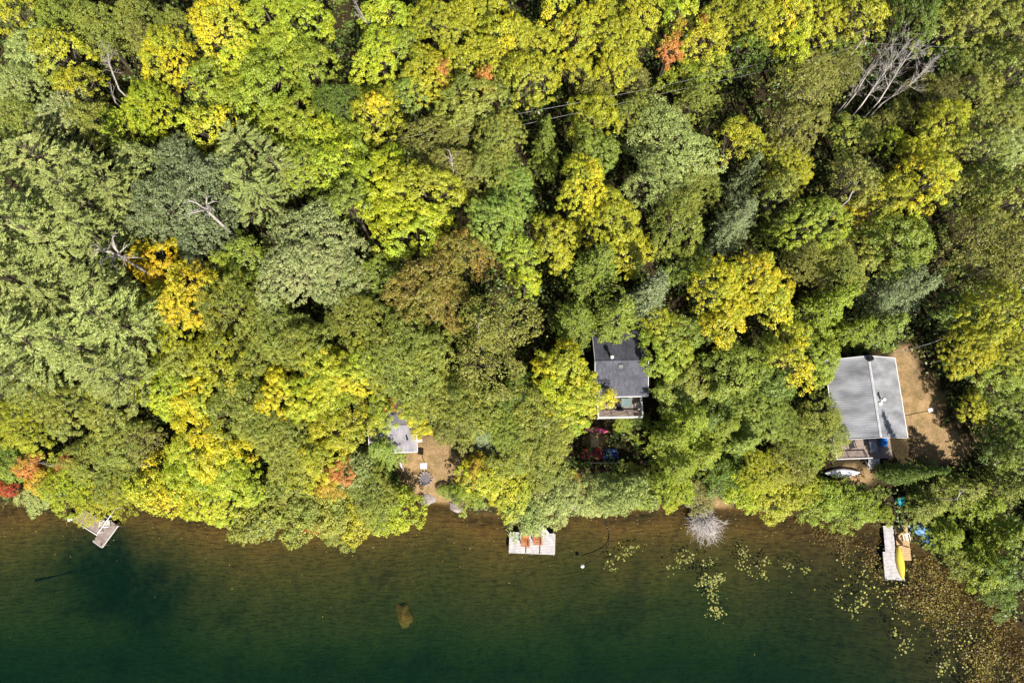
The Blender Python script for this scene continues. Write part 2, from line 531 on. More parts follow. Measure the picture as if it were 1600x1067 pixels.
def broadleaf(name, Rm, T, clump_r, gap, n_leaf, leaf, rise=.24, rough=.5, hole=.12, base=.30, loose=.35, skirt=.30):
    """a crown as one domed cloud of leaf clumps carried by limbs; returns crown mesh, trunk mesh"""
    ph = rng.uniform(0, 6.28, 5); am = rng.uniform(.5, 1.2, 5) * np.array([.17, .14, .10, .08, .06])
    ox, oy = rng.uniform(0, 90, 2)

    def rim(t):
        return Rm * (1 + sum(am[i] * math.sin((i + 2) * t + ph[i]) for i in range(5)))

    def top(x, y):
        t = math.atan2(y, x); q = min(math.hypot(x, y) / rim(t), 1)
        bump = float(vnoise(np.array(x * 2.1 / Rm + ox), np.array(y * 2.1 / Rm + oy)))
        return T * (.62 + rise * math.sqrt(max(1 - q ** 2.4, 0))) + bump * rough * Rm * .55 * (1 - .4 * q)
    cl = []
    tries = 0
    want = int((Rm / (clump_r * gap)) ** 2 * 2.6)
    while tries < want * 10 and len(cl) < want:
        tries += 1
        t = rng.uniform(0, 6.283); q = math.sqrt(rng.uniform())
        rr = rim(t) * q
        x, y = rr * math.cos(t), rr * math.sin(t)
        if float(vnoise(np.array(x * 1.1 + oy), np.array(y * 1.1 + ox))) < -.5 + hole * 1.6 and rng.uniform() < .8: continue
        low = q > .72 and rng.uniform() < .45
        z = top(x, y) + rng.normal() * clump_r * .62
        if low: z -= rng.uniform(.08, skirt) * T * .6; x *= 1.03; y *= 1.03
        p = np.array([x, y, z])
        if any((p[0] - c[0][0]) ** 2 + (p[1] - c[0][1]) ** 2 + 1.3 * (p[2] - c[0][2]) ** 2 < (clump_r * gap) ** 2 for c in cl): continue
        d = np.array([x / Rm * q * .9, y / Rm * q * .9, 1 - .55 * q]); cl.append((p, d / np.linalg.norm(d), 1.0))
    m0 = len(cl)
    for _ in range(int(m0 * .09)):       # lower clumps inside the crown
        t, rr = rng.uniform(0, 6.28), Rm * math.sqrt(rng.uniform(0, .75))
        cl.append((np.array([rr * math.cos(t), rr * math.sin(t), T * rng.uniform(base + .1, .58)]), np.array([0, 0, 1.]), 1.2))
    cen, nrm, att, siz = [], [], [], []
    for p, d, kf in cl:
        r = clump_r * rng.uniform(.62, 1.25) * kf
        k = int(n_leaf * rng.uniform(.85, 1.15) * (r / clump_r) ** 1.7)
        u = rdir(k)
        u[:, 2] = np.where(u[:, 2] < -.3, -u[:, 2], u[:, 2])
        rad = r * rng.uniform(.45, 1.1, size=(k, 1)) ** .7
        st = rng.uniform(.75, 1.3, 3); st[2] = rng.uniform(.5, .8)
        cen.append(p + u * rad * st)
        nrm.append(u * .65 + d * .45 + np.array([0, 0, .5]) + rng.normal(size=(k, 3)) * loose)
        ct = np.clip(.5 + 1.7 * float(vnoise(np.array(p[0] * .5 + ox), np.array(p[1] * .5 + oy))) + rng.normal() * .2, 0, 1)
        att.append(np.stack([np.clip(rng.uniform(0, 1) * .55 + rng.uniform(size=k) * .5, 0, 1), np.clip(ct + rng.normal(size=k) * .15, 0, 1), rng.uniform(size=k) * .55 + rng.uniform() * .45], 1))
        siz.append(leaf * rng.uniform(.6, 1.35, k))
    crown = leaf_mesh(name, np.concatenate(cen), np.concatenate(nrm), np.concatenate(siz), np.concatenate(att), rng.uniform(.7, .85))
    mb = MB()
    tr = max(.07, T * .016)
    bend = rng.normal(size=2) * T * .012
    mb.tube([(0, 0, -.4), (bend[0], bend[1], T * .25), (bend[0] * 1.5, -bend[1], T * .5), (0, 0, T * .76)], [tr * 1.25, tr, tr * .75, tr * .2], 8)
    nl = 7
    for k in range(nl):
        a = 6.283 * k / nl + rng.uniform(-.3, .3); z0 = T * rng.uniform(.26, .5)
        rr = rim(a) * rng.uniform(.55, .85)
        tip = np.array([rr * math.cos(a), rr * math.sin(a), 0]); tip[2] = top(tip[0], tip[1]) - .35
        m_ = np.array([tip[0] * .42, tip[1] * .42, (z0 + tip[2]) * .5])
        mb.tube([(0, 0, z0), m_, tip], [tr * .5, tr * .36, tr * .1], 6)
        for _ in range(4):
            e = tip * rng.uniform(.55, 1.05, 3); e[2] = top(e[0], e[1]) - .2
            mb.tube([m_ * rng.uniform(.3, .7) + tip * rng.uniform(.25, .35), e], [tr * .18, tr * .05], 5)
    return crown, mb.mesh('trunk', M['bark'])


def conifer(name, Rm, T, levels, per, leaf, kind):
    cen, nrm, att, siz, alo = [], [], [], [], []
    mb = MB(); tr = T * .014
    mb.tube([(0, 0, -.4), (.05, .03, T * .5), (0, 0, T)], [tr * 1.2, tr * .7, tr * .12], 8)
    for i in range(levels):
        f = (i + .5) / levels
        if kind == 'pine':
            z = T * (.42 + .56 * f); ln = Rm * (1.02 - .80 * f ** 1.7) * rng.uniform(.85, 1.1); dz = .16 * ln
        elif kind == 'hemlock':
            z = T * (.16 + .80 * f); ln = Rm * (1.05 - .98 * f) ** .85 * rng.uniform(.85, 1.1); dz = -.12 * ln
        else:
            z = T * (.10 + .88 * f); ln = Rm * (1.0 - .97 * f) * rng.uniform(.88, 1.08); dz = -.10 * ln
        a0 = rng.uniform(0, 6.28)
        np_ = max(4, int(per * (1.1 - .5 * f)))
        for k in range(np_):
            a = a0 + 6.283 * k / np_ + rng.uniform(-.25, .25)
            l = ln * rng.uniform(.75, 1.12)
            zz = z + rng.uniform(-.5, .5) * T / levels * .8
            dirv = np.array([math.cos(a), math.sin(a), 0])
            tip = np.array([l * dirv[0], l * dirv[1], zz + dz + rng.uniform(-.2, .2)])
            root = np.array([0, 0, zz])
            if kind != 'hemlock' or rng.uniform() < .5:
                mb.tube([root, root * .45 + tip * .55 + np.array([0, 0, .08 * l]), tip], [tr * .32 * (1.1 - .6 * f), tr * .2 * (1.1 - .6 * f), .015], 5)
            side = np.array([-dirv[1], dirv[0], 0])
            if kind == 'pine':
                nt_ = max(3, int(6 * l / Rm + 2)); per_t = 52
                s_ = rng.uniform(.28, 1.04, nt_) ** .7
                wid = (.32 * l * np.sin(np.clip(s_, 0, 1) * 2.5) + .12) * rng.uniform(-1, 1, nt_)
                tc_ = root + (tip - root) * s_[:, None] + side * wid[:, None] + np.array([0, 0, 1]) * (.10 * l * s_ * (1.4 - s_) + rng.uniform(0, .3, nt_))[:, None]
                n = nt_ * per_t
                u = rdir(n); u[:, 2] = np.abs(u[:, 2]) * .8
                out_ = dirv + side * np.repeat(wid / max(l, .1) * 1.3, per_t)[:, None]
                hw_ = np.repeat(rng.uniform(.26, .46, nt_), per_t)[:, None]
                q = np.repeat(tc_, per_t, 0) + u * (rng.uniform(.15, 1, (n, 1)) ** .6) * hw_ * .6 + out_ * rng.uniform(-1.3, 1.5, (n, 1)) * hw_
                al = u * .55 + out_ * .8 + np.array([0, 0, .25])
                nn = np.array([0, 0, .75]) + rng.normal(size=(n, 3)) * .5 - u * .1
                sz = leaf * rng.uniform(.7, 1.3, n)
            else:
                nt_ = max(3, int((7 if kind == 'hemlock' else 7) * l / Rm + 2)); per_t = 22
                s_ = rng.uniform(.15, 1.02, nt_) ** .75
                wid = ((.36 if kind == 'hemlock' else .24) * l * (1.05 - s_) ** .6 + .1) * rng.uniform(-1, 1, nt_)
                tc_ = root + (tip - root) * s_[:, None] + side * wid[:, None] + np.array([0, 0, 1]) * (rng.normal(size=nt_) * .10 - .12 * s_ * s_ * l)[:, None]
                n = nt_ * per_t
                hw_ = np.repeat(rng.uniform(.2, .42, nt_), per_t)[:, None]
                out_ = dirv + side * np.repeat(wid / max(l, .1) * 1.6, per_t)[:, None]
                q = np.repeat(tc_, per_t, 0) + out_ * rng.uniform(-1, 1.2, (n, 1)) * hw_ + side * rng.normal(size=(n, 1)) * hw_ * .45 + np.array([0, 0, 1]) * rng.normal(size=(n, 1)) * .06
                al = out_ * .9 + side * rng.normal(size=(n, 1)) * .5 + rng.normal(size=(n, 3)) * .2
                nn = np.array([0, 0, .9]) + dirv * .3 + rng.normal(size=(n, 3)) * .45
                sz = leaf * rng.uniform(.7, 1.3, n)
            cen.append(q); nrm.append(nn); alo.append(al); siz.append(sz)
            ct = np.clip(.5 + rng.normal() * .25, 0, 1)
            att.append(np.stack([np.clip(rng.uniform(.2, .8) * .5 + rng.uniform(size=n) * .5, 0, 1), np.clip(ct + rng.normal(size=n) * .15, 0, 1), rng.uniform(size=n)], 1))
    asp = {'pine': .24, 'hemlock': .62, 'spruce': .45}[kind]
    return (leaf_mesh(name, np.concatenate(cen), np.concatenate(nrm), np.concatenate(siz), np.concatenate(att), asp, np.concatenate(alo)),
            mb.mesh('trunk', M['bark']))


PROTO = {}
PROTO['m'] = [(4.5, 14, *broadleaf('maple_crown', 4.5, 14, (.36, .44, .52, .40, .58, .46, .38, .50)[i], 1.10, 50 + 8 * (i % 3), (.16, .18, .21, .17, .22, .19, .17, .20)[i], .19 + .03 * (i % 4), .6 + .15 * (i % 3), .16 + .07 * (i % 3))) for i in range(8)]
PROTO['o'] = [(4.5, 14, *broadleaf('oak_crown', 4.5, 14, (.32, .36, .42, .34, .38, .46)[i], 1.05, 42, (.14, .16, .18, .15, .17, .19)[i], .16 + .04 * (i % 3), .4 + .15 * (i % 3), .06 + .06 * (i % 3), .3, .6)) for i in range(6)]
PROTO['b'] = [(3.6, 12, *broadleaf('birch_crown', 3.6, 12, .42, 1.0, 30, .17, .28, .8, .24, .25, .8)) for i in range(4)]
PROTO['n'] = [(2.6, 11, *broadleaf('young_maple_crown', 2.6, 11, .40, 1.06, 46, .18, .26, .9, .16)) for i in range(5)]
PROTO['x'] = [(1.8, 11, *broadleaf('maple_top_crown', 1.8, 11, .42, .95, 50, .20, .14, .5, .05, .44, .35, .12)) for i in range(2)]
PROTO['u'] = [(2.4, 4.6, *broadleaf('shrub_crown', 2.4, 4.6, .32, .95, 42, .15, .34, .7, .10, .12, .6, .5)) for i in range(5)]
PROTO['p'] = [(4.2, 18, *conifer('pine_crown', 4.2, 18, 10, 6, .36, 'pine')) for i in range(5)]
PROTO['h'] = [(4.2, 14, *conifer('hemlock_crown', 4.2, 14, 14, 8, .24, 'hemlock')) for i in range(4)]
PROTO['s'] = [(2.2, 13, *conifer('spruce_crown', 2.2, 13, 20, 9, .24, 'spruce')) for i in range(2)]

# leaf colours: (colour, second colour, words)
PAL = {
    'ye': ((210, 198, 42), (170, 180, 54), 'bright yellow'),
    'li': ((185, 193, 44), (156, 175, 49), 'lime green'),
    'yo': ((182, 181, 44), (158, 163, 47), 'yellow olive'),
    'go': ((214, 184, 38), (190, 184, 46), 'golden'),
    'ol': ((154, 159, 63), (130, 142, 61), 'olive green'),
    'ob': ((147, 148, 68), (139, 140, 62), 'olive brown'),
    'ru': ((160, 138, 64), (141, 138, 58), 'rusty brown'),
    'gr': ((130, 148, 57), (143, 157, 57), 'mid green'),
    'dg': ((102, 123, 47), (109, 129, 49), 'dark green'),
    'fg': ((134, 157, 68), (147, 163, 62), 'fresh green'),
    'sg': ((172, 181, 104), (154, 169, 93), 'sage green'),
    'gg': ((141, 153, 106), (129, 142, 94), 'grey green'),
    'pg': ((172, 177, 115), (154, 167, 100), 'pale grey green'),
    'pi': ((184, 192, 111), (166, 178, 100), 'pale green'),
    'or': ((204, 132, 70), (182, 158, 64), 'orange'),
    'rd': ((196, 80, 57), (190, 130, 58), 'red'),
    'yr': ((184, 174, 49), (196, 152, 58), 'yellow orange'),
    'br': ((150, 146, 82), (136, 134, 68), 'dry brownish'),
    'lg': ((156, 169, 51), (139, 157, 51), 'light green'),
}
KINDW = {'m': ('maple_tree', 'maple', 'tree'), 'n': ('maple_tree', 'young maple', 'tree'), 'x': ('maple_tree', 'maple', 'tree'), 'o': ('oak_tree', 'oak', 'tree'),
         'b': ('birch_tree', 'birch', 'tree'), 'u': ('shrub', 'shrub', 'shrub'), 'p': ('pine_tree', 'pine', 'tree'),
         'h': ('hemlock_tree', 'hemlock', 'tree'), 's': ('spruce_tree', 'spruce', 'tree')}

# pixel x, pixel y, crown radius in px, kind, colour [, height in m]
TREES = """
28 28 36 m yo|55 85 40 m sg|30 140 40 o sg|30 190 42 o ol|100 30 40 o gr|100 85 36 m yo|125 140 34 m yo|95 180 42 o pg|150 45 42 o ol
155 195 38 o ol|165 65 30 b ol|215 25 38 o ol|230 68 28 b ob|262 92 48 m ye|278 45 30 o ol|345 42 52 m ye|385 100 42 m li|238 175 46 m li|200 200 34 m li
332 202 34 m ye|330 140 34 m lg|375 160 44 m lg|420 28 46 m li|470 35 46 m li|440 84 50 m lg|415 135 46 m lg|490 108 38 m lg|525 160 32 o dg 15
600 30 38 m li|592 92 44 m li|628 78 30 m gr|592 182 46 m yo|640 150 28 m fg|460 190 50 m lg|505 225 46 m li|545 235 42 m lg|430 185 34 m lg
640 40 24 n li|695 40 50 m yo|750 25 44 m yo|792 60 42 m ye|668 116 42 m yo|722 105 36 m yo|762 98 44 m yo|738 168 52 m ol|690 215 56 o ob|780 212 44 m ol
852 232 34 h gr 11|822 70 42 m yo|872 22 38 m ye|828 128 44 m yo|905 52 46 m ye|938 28 34 m yo|962 72 46 m yo|1000 28 44 m yo|1060 30 36 m li|1098 68 40 m yo
1132 28 42 m yo|1182 25 42 m yo|1172 85 36 m dg 8|1066 125 34 m lg 8|1112 108 30 m lg 8|958 112 38 m yo|898 112 30 m yo|930 148 34 b ob 8|985 128 36 b ob 8|928 184 46 m yo 12
1048 225 72 o sg 14|1000 180 44 o ol 12|1090 165 36 o ol 10|930 238 42 m gr|1148 225 40 m yo|1020 285 46 o sg|1082 290 50 o ol
1230 28 44 m ye|1235 75 34 m li|1290 22 44 m yo|1340 28 38 m yo|1318 80 30 m gr 8|1420 28 46 m dg|1462 45 40 m ol|1385 16 32 m ol|1522 30 46 m ol|1580 42 46 m ol
1490 90 40 m dg 9|1545 85 44 m ol|1592 110 40 m ol|1270 112 42 m ob 11|1248 150 52 b ob|1312 110 32 b ob 9|1240 205 50 m ob|1228 258 48 m yo|1392 188 38 o ob 8|1335 215 40 m ol 9
1392 222 22 n li 8|1472 200 50 m yo|1440 250 42 m yo|1528 140 44 m ol|1568 180 46 m ol|1560 235 46 m sg|1450 150 34 b ob 7|1525 240 34 m ol
22 285 58 p pi|82 262 56 p pi|135 315 54 p pi|40 360 60 p pi|112 395 56 p pi|168 285 40 p pi|28 440 58 p pi|92 468 58 p pi|160 450 48 p pi|190 510 58 p pi 19
60 540 60 p pi|130 545 58 p pi 19|185 588 48 p pi 18|20 505 46 p pi|150 370 38 p pi|205 325 40 p pi 15|225 262 40 o sg|283 262 52 o gg 16|262 322 56 o gg 16|330 300 52 o gg 15|320 372 50 o gg 15
228 345 26 n li 9|392 245 52 p sg 16|440 272 46 p sg 15|400 305 44 p sg 15|480 262 44 m lg|530 262 38 m li|245 412 44 m go 13|302 460 46 m go 14|252 478 40 m yo 12|385 400 34 m gr 11
372 430 42 h lg 12|270 520 46 m yo 12|355 480 50 o ol 13|492 372 62 o pg 15|460 420 54 o pg 15|530 428 50 o pg 15|600 292 56 m li 15|660 300 54 m yo 15|632 352 56 m li 15
550 320 34 m gr 12|712 262 46 o ob|760 268 44 m ol|795 300 50 m fg|775 350 52 m fg|812 400 34 m lg 11|720 400 52 o ru 14|660 450 54 o ru 14|700 470 46 o ru 13|585 430 40 m gr 12
430 510 60 o ol 13|480 540 46 o ol 12|560 500 50 o ol 12|640 535 56 o ol 13|600 560 50 o ol 12|780 505 56 b ob 15|760 570 56 b ob 13|820 440 26 n li 9|745 500 34 h gr 12
912 292 48 m ye 14|872 372 44 m yo 13|955 345 50 m yo 14|985 392 40 m yo 13|1058 350 52 o ol 14|1062 415 30 n gr 8|1160 280 34 h gg 13|1150 345 44 h gg 13|1130 375 36 h gg 12
930 430 62 h gr 15|900 506 50 h gr 12.5|962 500 54 h gr 12.5|1015 462 40 s gg 16|1030 505 28 n yo 9|1120 450 50 m ye 13|1180 440 54 m ye 13|1130 505 40 m ye 12|1205 475 40 m ye 12|1065 520 36 m gr 9
1090 410 24 n dg 8|1215 305 34 m ol 12|1212 355 32 h gr 11|1270 350 46 m lg 13|1290 395 40 m ol 12|1325 290 38 m ob 13|1380 310 46 m yo 14|1440 290 50 m ye 14|1405 380 56 m gr 13|1360 400 44 m ol 12
1310 420 42 o ol 11|1255 405 36 o ob 11|1530 300 50 m ol 13|1580 310 44 m ol 13|1520 375 52 b ob 14|1575 400 52 b ob 14|1535 430 46 b ob 13|1290 480 54 h lg 12|1385 455 46 h gg 13|1375 515 50 h fg 9
1430 455 34 s gg 10|1330 520 40 h lg 10|1555 490 56 m yo 13|1520 545 48 m yo 12|1590 550 50 m yo 12|1490 480 40 m dg 8|1240 530 28 n ye 10|1230 570 40 m ye 11|1200 545 26 n gr 8
1275 555 44 m lg 10|20 590 34 p sg|62 600 40 m ol 11|100 640 48 m ol 10|42 660 50 m yo 10|170 632 48 m ol 10|262 605 52 m li 11|310 620 42 m ye 10|345 560 50 m yo 12|290 570 36 m ol 11
390 560 44 o ol 11|370 630 50 o ol 11|315 685 56 m ye 10|350 720 46 m ye 9|335 775 50 m li 7|370 745 42 m li 8|248 762 46 u ye 6|190 690 44 o ol 9|225 690 30 b br 8|190 740 48 o ol 7|135 720 42 o ol 7
45 728 22 x or 6|62 752 22 x yr 6|102 722 16 x rd 6|14 764 14 u rd 3|14 725 38 u fg 3|60 770 30 u pi 2.5|105 762 42 o li 6|142 778 36 o yo 5|205 765 42 o yo 6|290 740 40 m li 8
440 620 44 m ye 10|500 565 38 m ye 11|540 590 46 m ye 11|500 620 48 m li 10|575 560 34 m li 11|540 660 48 m yo 10|435 680 46 o ol 9|400 660 42 o ol 9|455 720 46 o ol 8|597 648 28 m lg 8
650 570 58 o ol 12|690 620 54 o ol 11|735 640 48 o ol 11|715 660 40 o ob 9|642 622 26 n ol 10|656 668 18 n ye 6.5|645 645 22 n ye 8.2|758 680 32 s gg 7|598 703 40 h fg 7|555 740 34 o sg 6|500 715 40 m ye 8
530 738 26 n or 7|515 755 28 n yr 6.5|475 750 30 m yo 6|420 790 56 u ol 5|385 805 34 u ol 4|455 800 46 u ol 5|510 785 46 u ol 5|545 800 42 u yo 4|620 798 40 u li 4|580 775 44 o ol 6|492 823 12 u rd 1.5|530 830 28 u ol 3
770 745 44 m ye 6|748 735 26 n yr 6|795 765 38 m ye 6|740 770 32 m lg 5|835 640 46 o ol 9|858 688 44 o ol 8|820 700 52 o ol 8|850 730 38 o ol 7|790 670 40 o gr 9|800 620 40 m dg 8
885 580 46 m ye 10|905 625 44 m ye 9|870 620 38 m li 9|893 652 28 n li 7|1042 556 44 m lg 9|1070 600 36 m ol 8|1056 612 32 m gr 7|1150 580 54 m gr 10|1180 640 50 m gr 9|1130 630 44 m dg 8|1205 600 38 m dg 9
1075 660 50 h lg 11|1046 690 42 h lg 11|1100 710 44 h lg 8|1060 730 38 h lg 10|1130 665 40 h lg 9|1165 690 30 s fg 9|1215 650 44 o gr 8|1280 665 50 o ol 7|1258 698 38 o lg 6|1302 682 32 o ol 5.5
1195 735 44 o yo 6|1235 725 40 b ob 6|1160 760 36 u li 4|1210 775 40 u yo 4|1255 765 32 u yo 4|1285 780 38 u lg 4|1335 795 36 u lg 3.2|1300 782 30 u gr 3|868 786 32 u sg 3.2|826 808 33 u sg 3.2|882 775 32 u sg 3.5|812 790 26 u dg 3
945 768 32 u sg 6.5|985 770 32 u sg 7.5|960 780 26 o sg 9|1020 768 32 u lg 5|930 785 24 u pi 2|1090 772 30 u br 2.2|1130 745 34 u dg 3.5|1060 765 26 u li 3|1500 765 50 h ol 7.5|1450 790 42 h ol 5.5|1530 790 50 h lg 7|1480 835 40 h lg 5|1560 830 46 h lg 8
1436 738 24 s dg 12|1408 736 20 s dg 8|1560 590 42 m gr 8|1522 640 26 n yo 6|1585 640 46 m gr 8|1565 690 40 m dg 7|1590 710 46 m gr 9|1505 560 30 m dg 6|1575 760 44 h ol 9|1590 890 38 m dg 7|1545 880 40 u lg 4|1590 840 36 m gr 8
1510 880 30 u ol 3|1560 930 30 u dg 3|975 657 18 u lg 1.2|1000 656 18 u dg 1.5|696 768 12 u fg 1.0|712 768 14 u dg 1.3|900 752 13 u or 1.2|720 780 14 u br 1.0|985 742 24 u ol 2|1384 806 14 u lg 1.2
1470 150 30 b br 8|758 124 15 x or 14|692 114 15 x or 13.4|1045 78 19 x or 15.2|1098 44 13 x or 15|1058 48 11 x yr 15|1330 335 22 n go 11|590 168 18 x go 15.5|610 632 10 x rd 7
"""  # sage shore shrubs raised and a tall sage oak added to shade the lawn chairs

LANDMARKS = [(1352, 625, 'metal-roofed cabin'), (975, 590, 'shingled cabin'), (628, 675, 'pale-roofed cabin'),
             (150, 825, 'L-shaped dock'), (830, 848, 'orange-chair dock'), (1398, 865, 'yellow-canoe dock'),
             (1390, 115, 'leaning white birches'), (320, 330, 'twisted bleached limbs'), (185, 400, 'grey dead trunk'),
             (180, 115, 'bare grey tree'), (560, 25, 'bare twiggy tree'), (668, 725, 'fire pit'),
             (1440, 650, 'sandy yard'), (940, 710, 'lawn chairs'), (1098, 820, 'bare bush'), (1340, 75, 'utility pole'),
             (1315, 738, 'white canoe'), (1330, 302, 'forked white branch')]


def direction(dx, dy):
    a = (math.degrees(math.atan2(-dy, dx)) + 360) % 360
    return ['right of', 'up right of', 'above', 'up left of', 'left of', 'down left of', 'below', 'down right of'][int(((a + 22.5) % 360) // 45)]


def place_tree(kind, col, xy, zc_hint, r_m, h, label, group=None, name=None):
    pk = 'n' if (kind == 'm' and r_m < 2.7) else kind
    pr = PROTO[pk][rng.integers(len(PROTO[pk]))]
    x, y = xy
    z = max(zgf(x, y), 0.0)
    nm, kw, cat = KINDW[kind]
    t = empty(name or nm, (x, y, z - .05), rng.uniform(0, 6.28), label, cat, group)
    s = r_m / pr[0] * .98
    an = rng.uniform(.86, 1.16)
    t.scale = (s * an, s / an, h / pr[1])
    cr = bpy.data.objects.new('crown', pr[2]); COL.objects.link(cr); cr.parent = t
    c1, c2, _ = PAL[col]
    j = rng.uniform(.9, 1.1)
    jr = rng.uniform(.95, 1.05)
    cr.color = (*[v * j * w for v, w in zip(lin(c1), (jr, 1, 1))], 1)
    cr['tint'] = [v * j for v in lin(c2)]
    tk = bpy.data.objects.new('trunk', pr[3]); COL.objects.link(tk); tk.parent = t
    return t


rows = []
for ln_ in TREES.strip().replace('\n', '|').split('|'):
    a = ln_.split()
    rows.append((float(a[0]), float(a[1]), float(a[2]), a[3], a[4], float(a[5]) if len(a) > 5 else None))


def size_word(r, kind):
    if kind == 'u': return 'low' if r < 22 else ('wide' if r > 38 else 'rounded')
    return 'small' if r < 27 else ('broad' if r > 48 else ('medium' if r > 38 else 'slim'))


TEXT = {'m': 'with clumpy leaves', 'n': 'with a narrow crown', 'o': 'with fine dense leaves', 'b': 'with thin feathery leaves', 'u': '',
        'p': 'with layered plumes', 'h': 'with drooping layered boughs', 's': 'with a pointed tip'}


def base_label(r):
    px, py, rr, k, c, _ = r
    lm = min(LANDMARKS, key=lambda q: (q[0] - px) ** 2 + (q[1] - py) ** 2)
    return f"{size_word(rr, k)} {PAL[c][2]} {KINDW[k][1]}", direction(px - lm[0], py - lm[1]) + ' ' + lm[2]


labels = []
for r in rows:
    s, d = base_label(r)
    labels.append(f"{s}, {d}")
# where labels clash, name the neighbour that tells the trees apart
clash = {}
for i, l in enumerate(labels): clash.setdefault(l, []).append(i)
used = set(l for l, ids in clash.items() if len(ids) == 1)
for l, ids in clash.items():
    if len(ids) < 2: continue
    for i in ids:
        px, py, rr, k, c, _ = rows[i]
        nb = sorted((j for j in range(len(rows)) if j != i and (rows[j][3], rows[j][4]) != (k, c)), key=lambda j: (rows[j][0] - px) ** 2 + (rows[j][1] - py) ** 2)
        for j in nb[:8]:
            q = rows[j]
            t_ = l + ', ' + direction(px - q[0], py - q[1]) + f" {PAL[q[4]][2]} {KINDW[q[3]][1].split()[-1]}"
            if t_ not in used: break
        used.add(t_); labels[i] = t_

GROUPW = {'m': 'maples of the lakeside forest', 'n': 'maples of the lakeside forest', 'o': 'oaks of the lakeside forest', 'b': 'birches of the lakeside forest',
          'u': 'shrubs along the shore', 'x': 'maples of the lakeside forest', 'p': 'white pines of the lakeside forest', 'h': 'hemlocks of the lakeside forest', 's': 'spruces of the lakeside forest'}
for r, lab in zip(rows, labels):
    px, py, rr, k, c, h = r
    z0 = 1.0
    jit = rng.uniform(-.17, .24) if (py < 520 and k in 'mobph') else 0
    frac = {'p': .66, 'h': .45, 's': .55}.get(k, .66)
    for _ in range(3):
        p = P(px, py, z0)
        r_m = rr * depth(p.x, p.y, p.z) / FPX
        hh = h or {'p': 17, 'u': 2 * r_m}.get(k, 9 + 1.05 * r_m)
        hh *= 1 + jit
        z0 = max(zgf(p.x, p.y), 0) + frac * hh
    if px > 1080 and k != 'u': r_m *= .89
    elif 690 < px and py < 530: r_m *= .93
    place_tree(k, c, (p.x, p.y), z0, r_m, hh, lab, GROUPW[k])

# the forest goes on beyond the picture's edges
occupied = []
for i in range(900):
    x, y = rng.uniform(-84, 84), rng.uniform(-30, 92)
    if shore_d(x, y) < 4: continue
    dp = depth(x, y, 0)
    u = x / dp * FPX
    w = 533.5 - FPX * (y * math.cos(TILT) - CAM_H * math.sin(TILT)) / dp
    if -70 < u + 800 - 800 + 800 < 1670 and -75 < w < 1150: continue
    if any((x - a) ** 2 + (y - b) ** 2 < 30 for a, b in occupied): continue
    occupied.append((x, y))
    k = 'mmmoophb'[rng.integers(8)]
    c = {'p': 'pi', 'h': 'gr', 'b': 'ob'}.get(k) or ['li', 'yo', 'ol', 'ol', 'gr', 'lg'][rng.integers(6)]
    place_tree(k, c, (x, y), 0, rng.uniform(2.8, 4.6), rng.uniform(11, 16), 'forest tree standing beyond the edge of the picture', 'trees beyond the picture edge')

# undergrowth: ferns and saplings nobody could count
n = 26000
ux, uy = rng.uniform(-72, 72, n), rng.uniform(-34, 80, n)
dd = shore_d(ux, uy)
keep = dd > .25
for (a, b2, rx, ry) in LAWNS_AND_SUN_PATCH:
    c = G(a, b2); sc = depth(c.x, c.y, c.z) / FPX
    q = np.sqrt(((ux - c.x) / (rx * sc)) ** 2 + ((uy - c.y) / (ry * sc)) ** 2)
    keep &= q > .95
for (a, b2, hw, hl) in [(975, 600, 4.6, 5.2), (1352, 640, 4.9, 7.0), (620, 670, 3.4, 4)]:
    c = G(a, b2)
    keep &= (np.abs(ux - c.x) > hw) | (np.abs(uy - c.y) > hl)
ux, uy = ux[keep], uy[keep]
uz = zg(ux, uy)
k = 9
cen = np.repeat(np.stack([ux, uy, uz], 1), k, 0)
nn = len(cen)
tall = np.repeat(rng.uniform(.2, 1.0, len(ux)) ** 2 * np.where(vnoise(ux * .3, uy * .3) > -.05, 2.2, .8), k)
cen = cen + np.stack([rng.normal(size=nn) * .35, rng.normal(size=nn) * .35, rng.uniform(.15, 1, nn) * tall + .05], 1)
att = np.stack([rng.uniform(size=nn), np.repeat(rng.uniform(size=len(ux)), k), rng.uniform(size=nn)], 1)
um = leaf_mesh('undergrowth', cen, np.array([0, 0, .8]) + rng.normal(size=(nn, 3)) * .5, rng.uniform(.2, .5, nn), att, .7)
uo = bpy.data.objects.new('undergrowth', um); COL.objects.link(uo); tag(uo, kind='stuff')
uo.color = (*lin((120, 132, 58)), 1); uo['tint'] = list(lin((86, 112, 50)))


# ------------------------------------------------------------------ bare trees
def branch(mb, p, d, length, r, lev, bend=.25, kids=(3, 5), up=.1):
    n = 4
    pts, rad = [Vector(p)], [r]
    d = Vector(d).normalized()
    for i in range(n):
        d = (d + Vector(rng.normal(size=3)) * bend * .35 + Vector((0, 0, up * .2))).normalized()
        pts.append(pts[-1] + d * length / n); rad.append(r * (1 - .8 * (i + 1) / n))
    mb.tube(pts, rad, 6 if r > .04 else 4)
    if lev > 0:
        for _ in range(rng.integers(kids[0], kids[1] + 1)):
            i = rng.integers(1, n + 1)
            s = (d + Vector(rng.normal(size=3)) * .55).normalized()
            branch(mb, pts[i], s, length * rng.uniform(.35, .6), max(rad[i] * .75, .014), lev - 1, bend, kids, up)


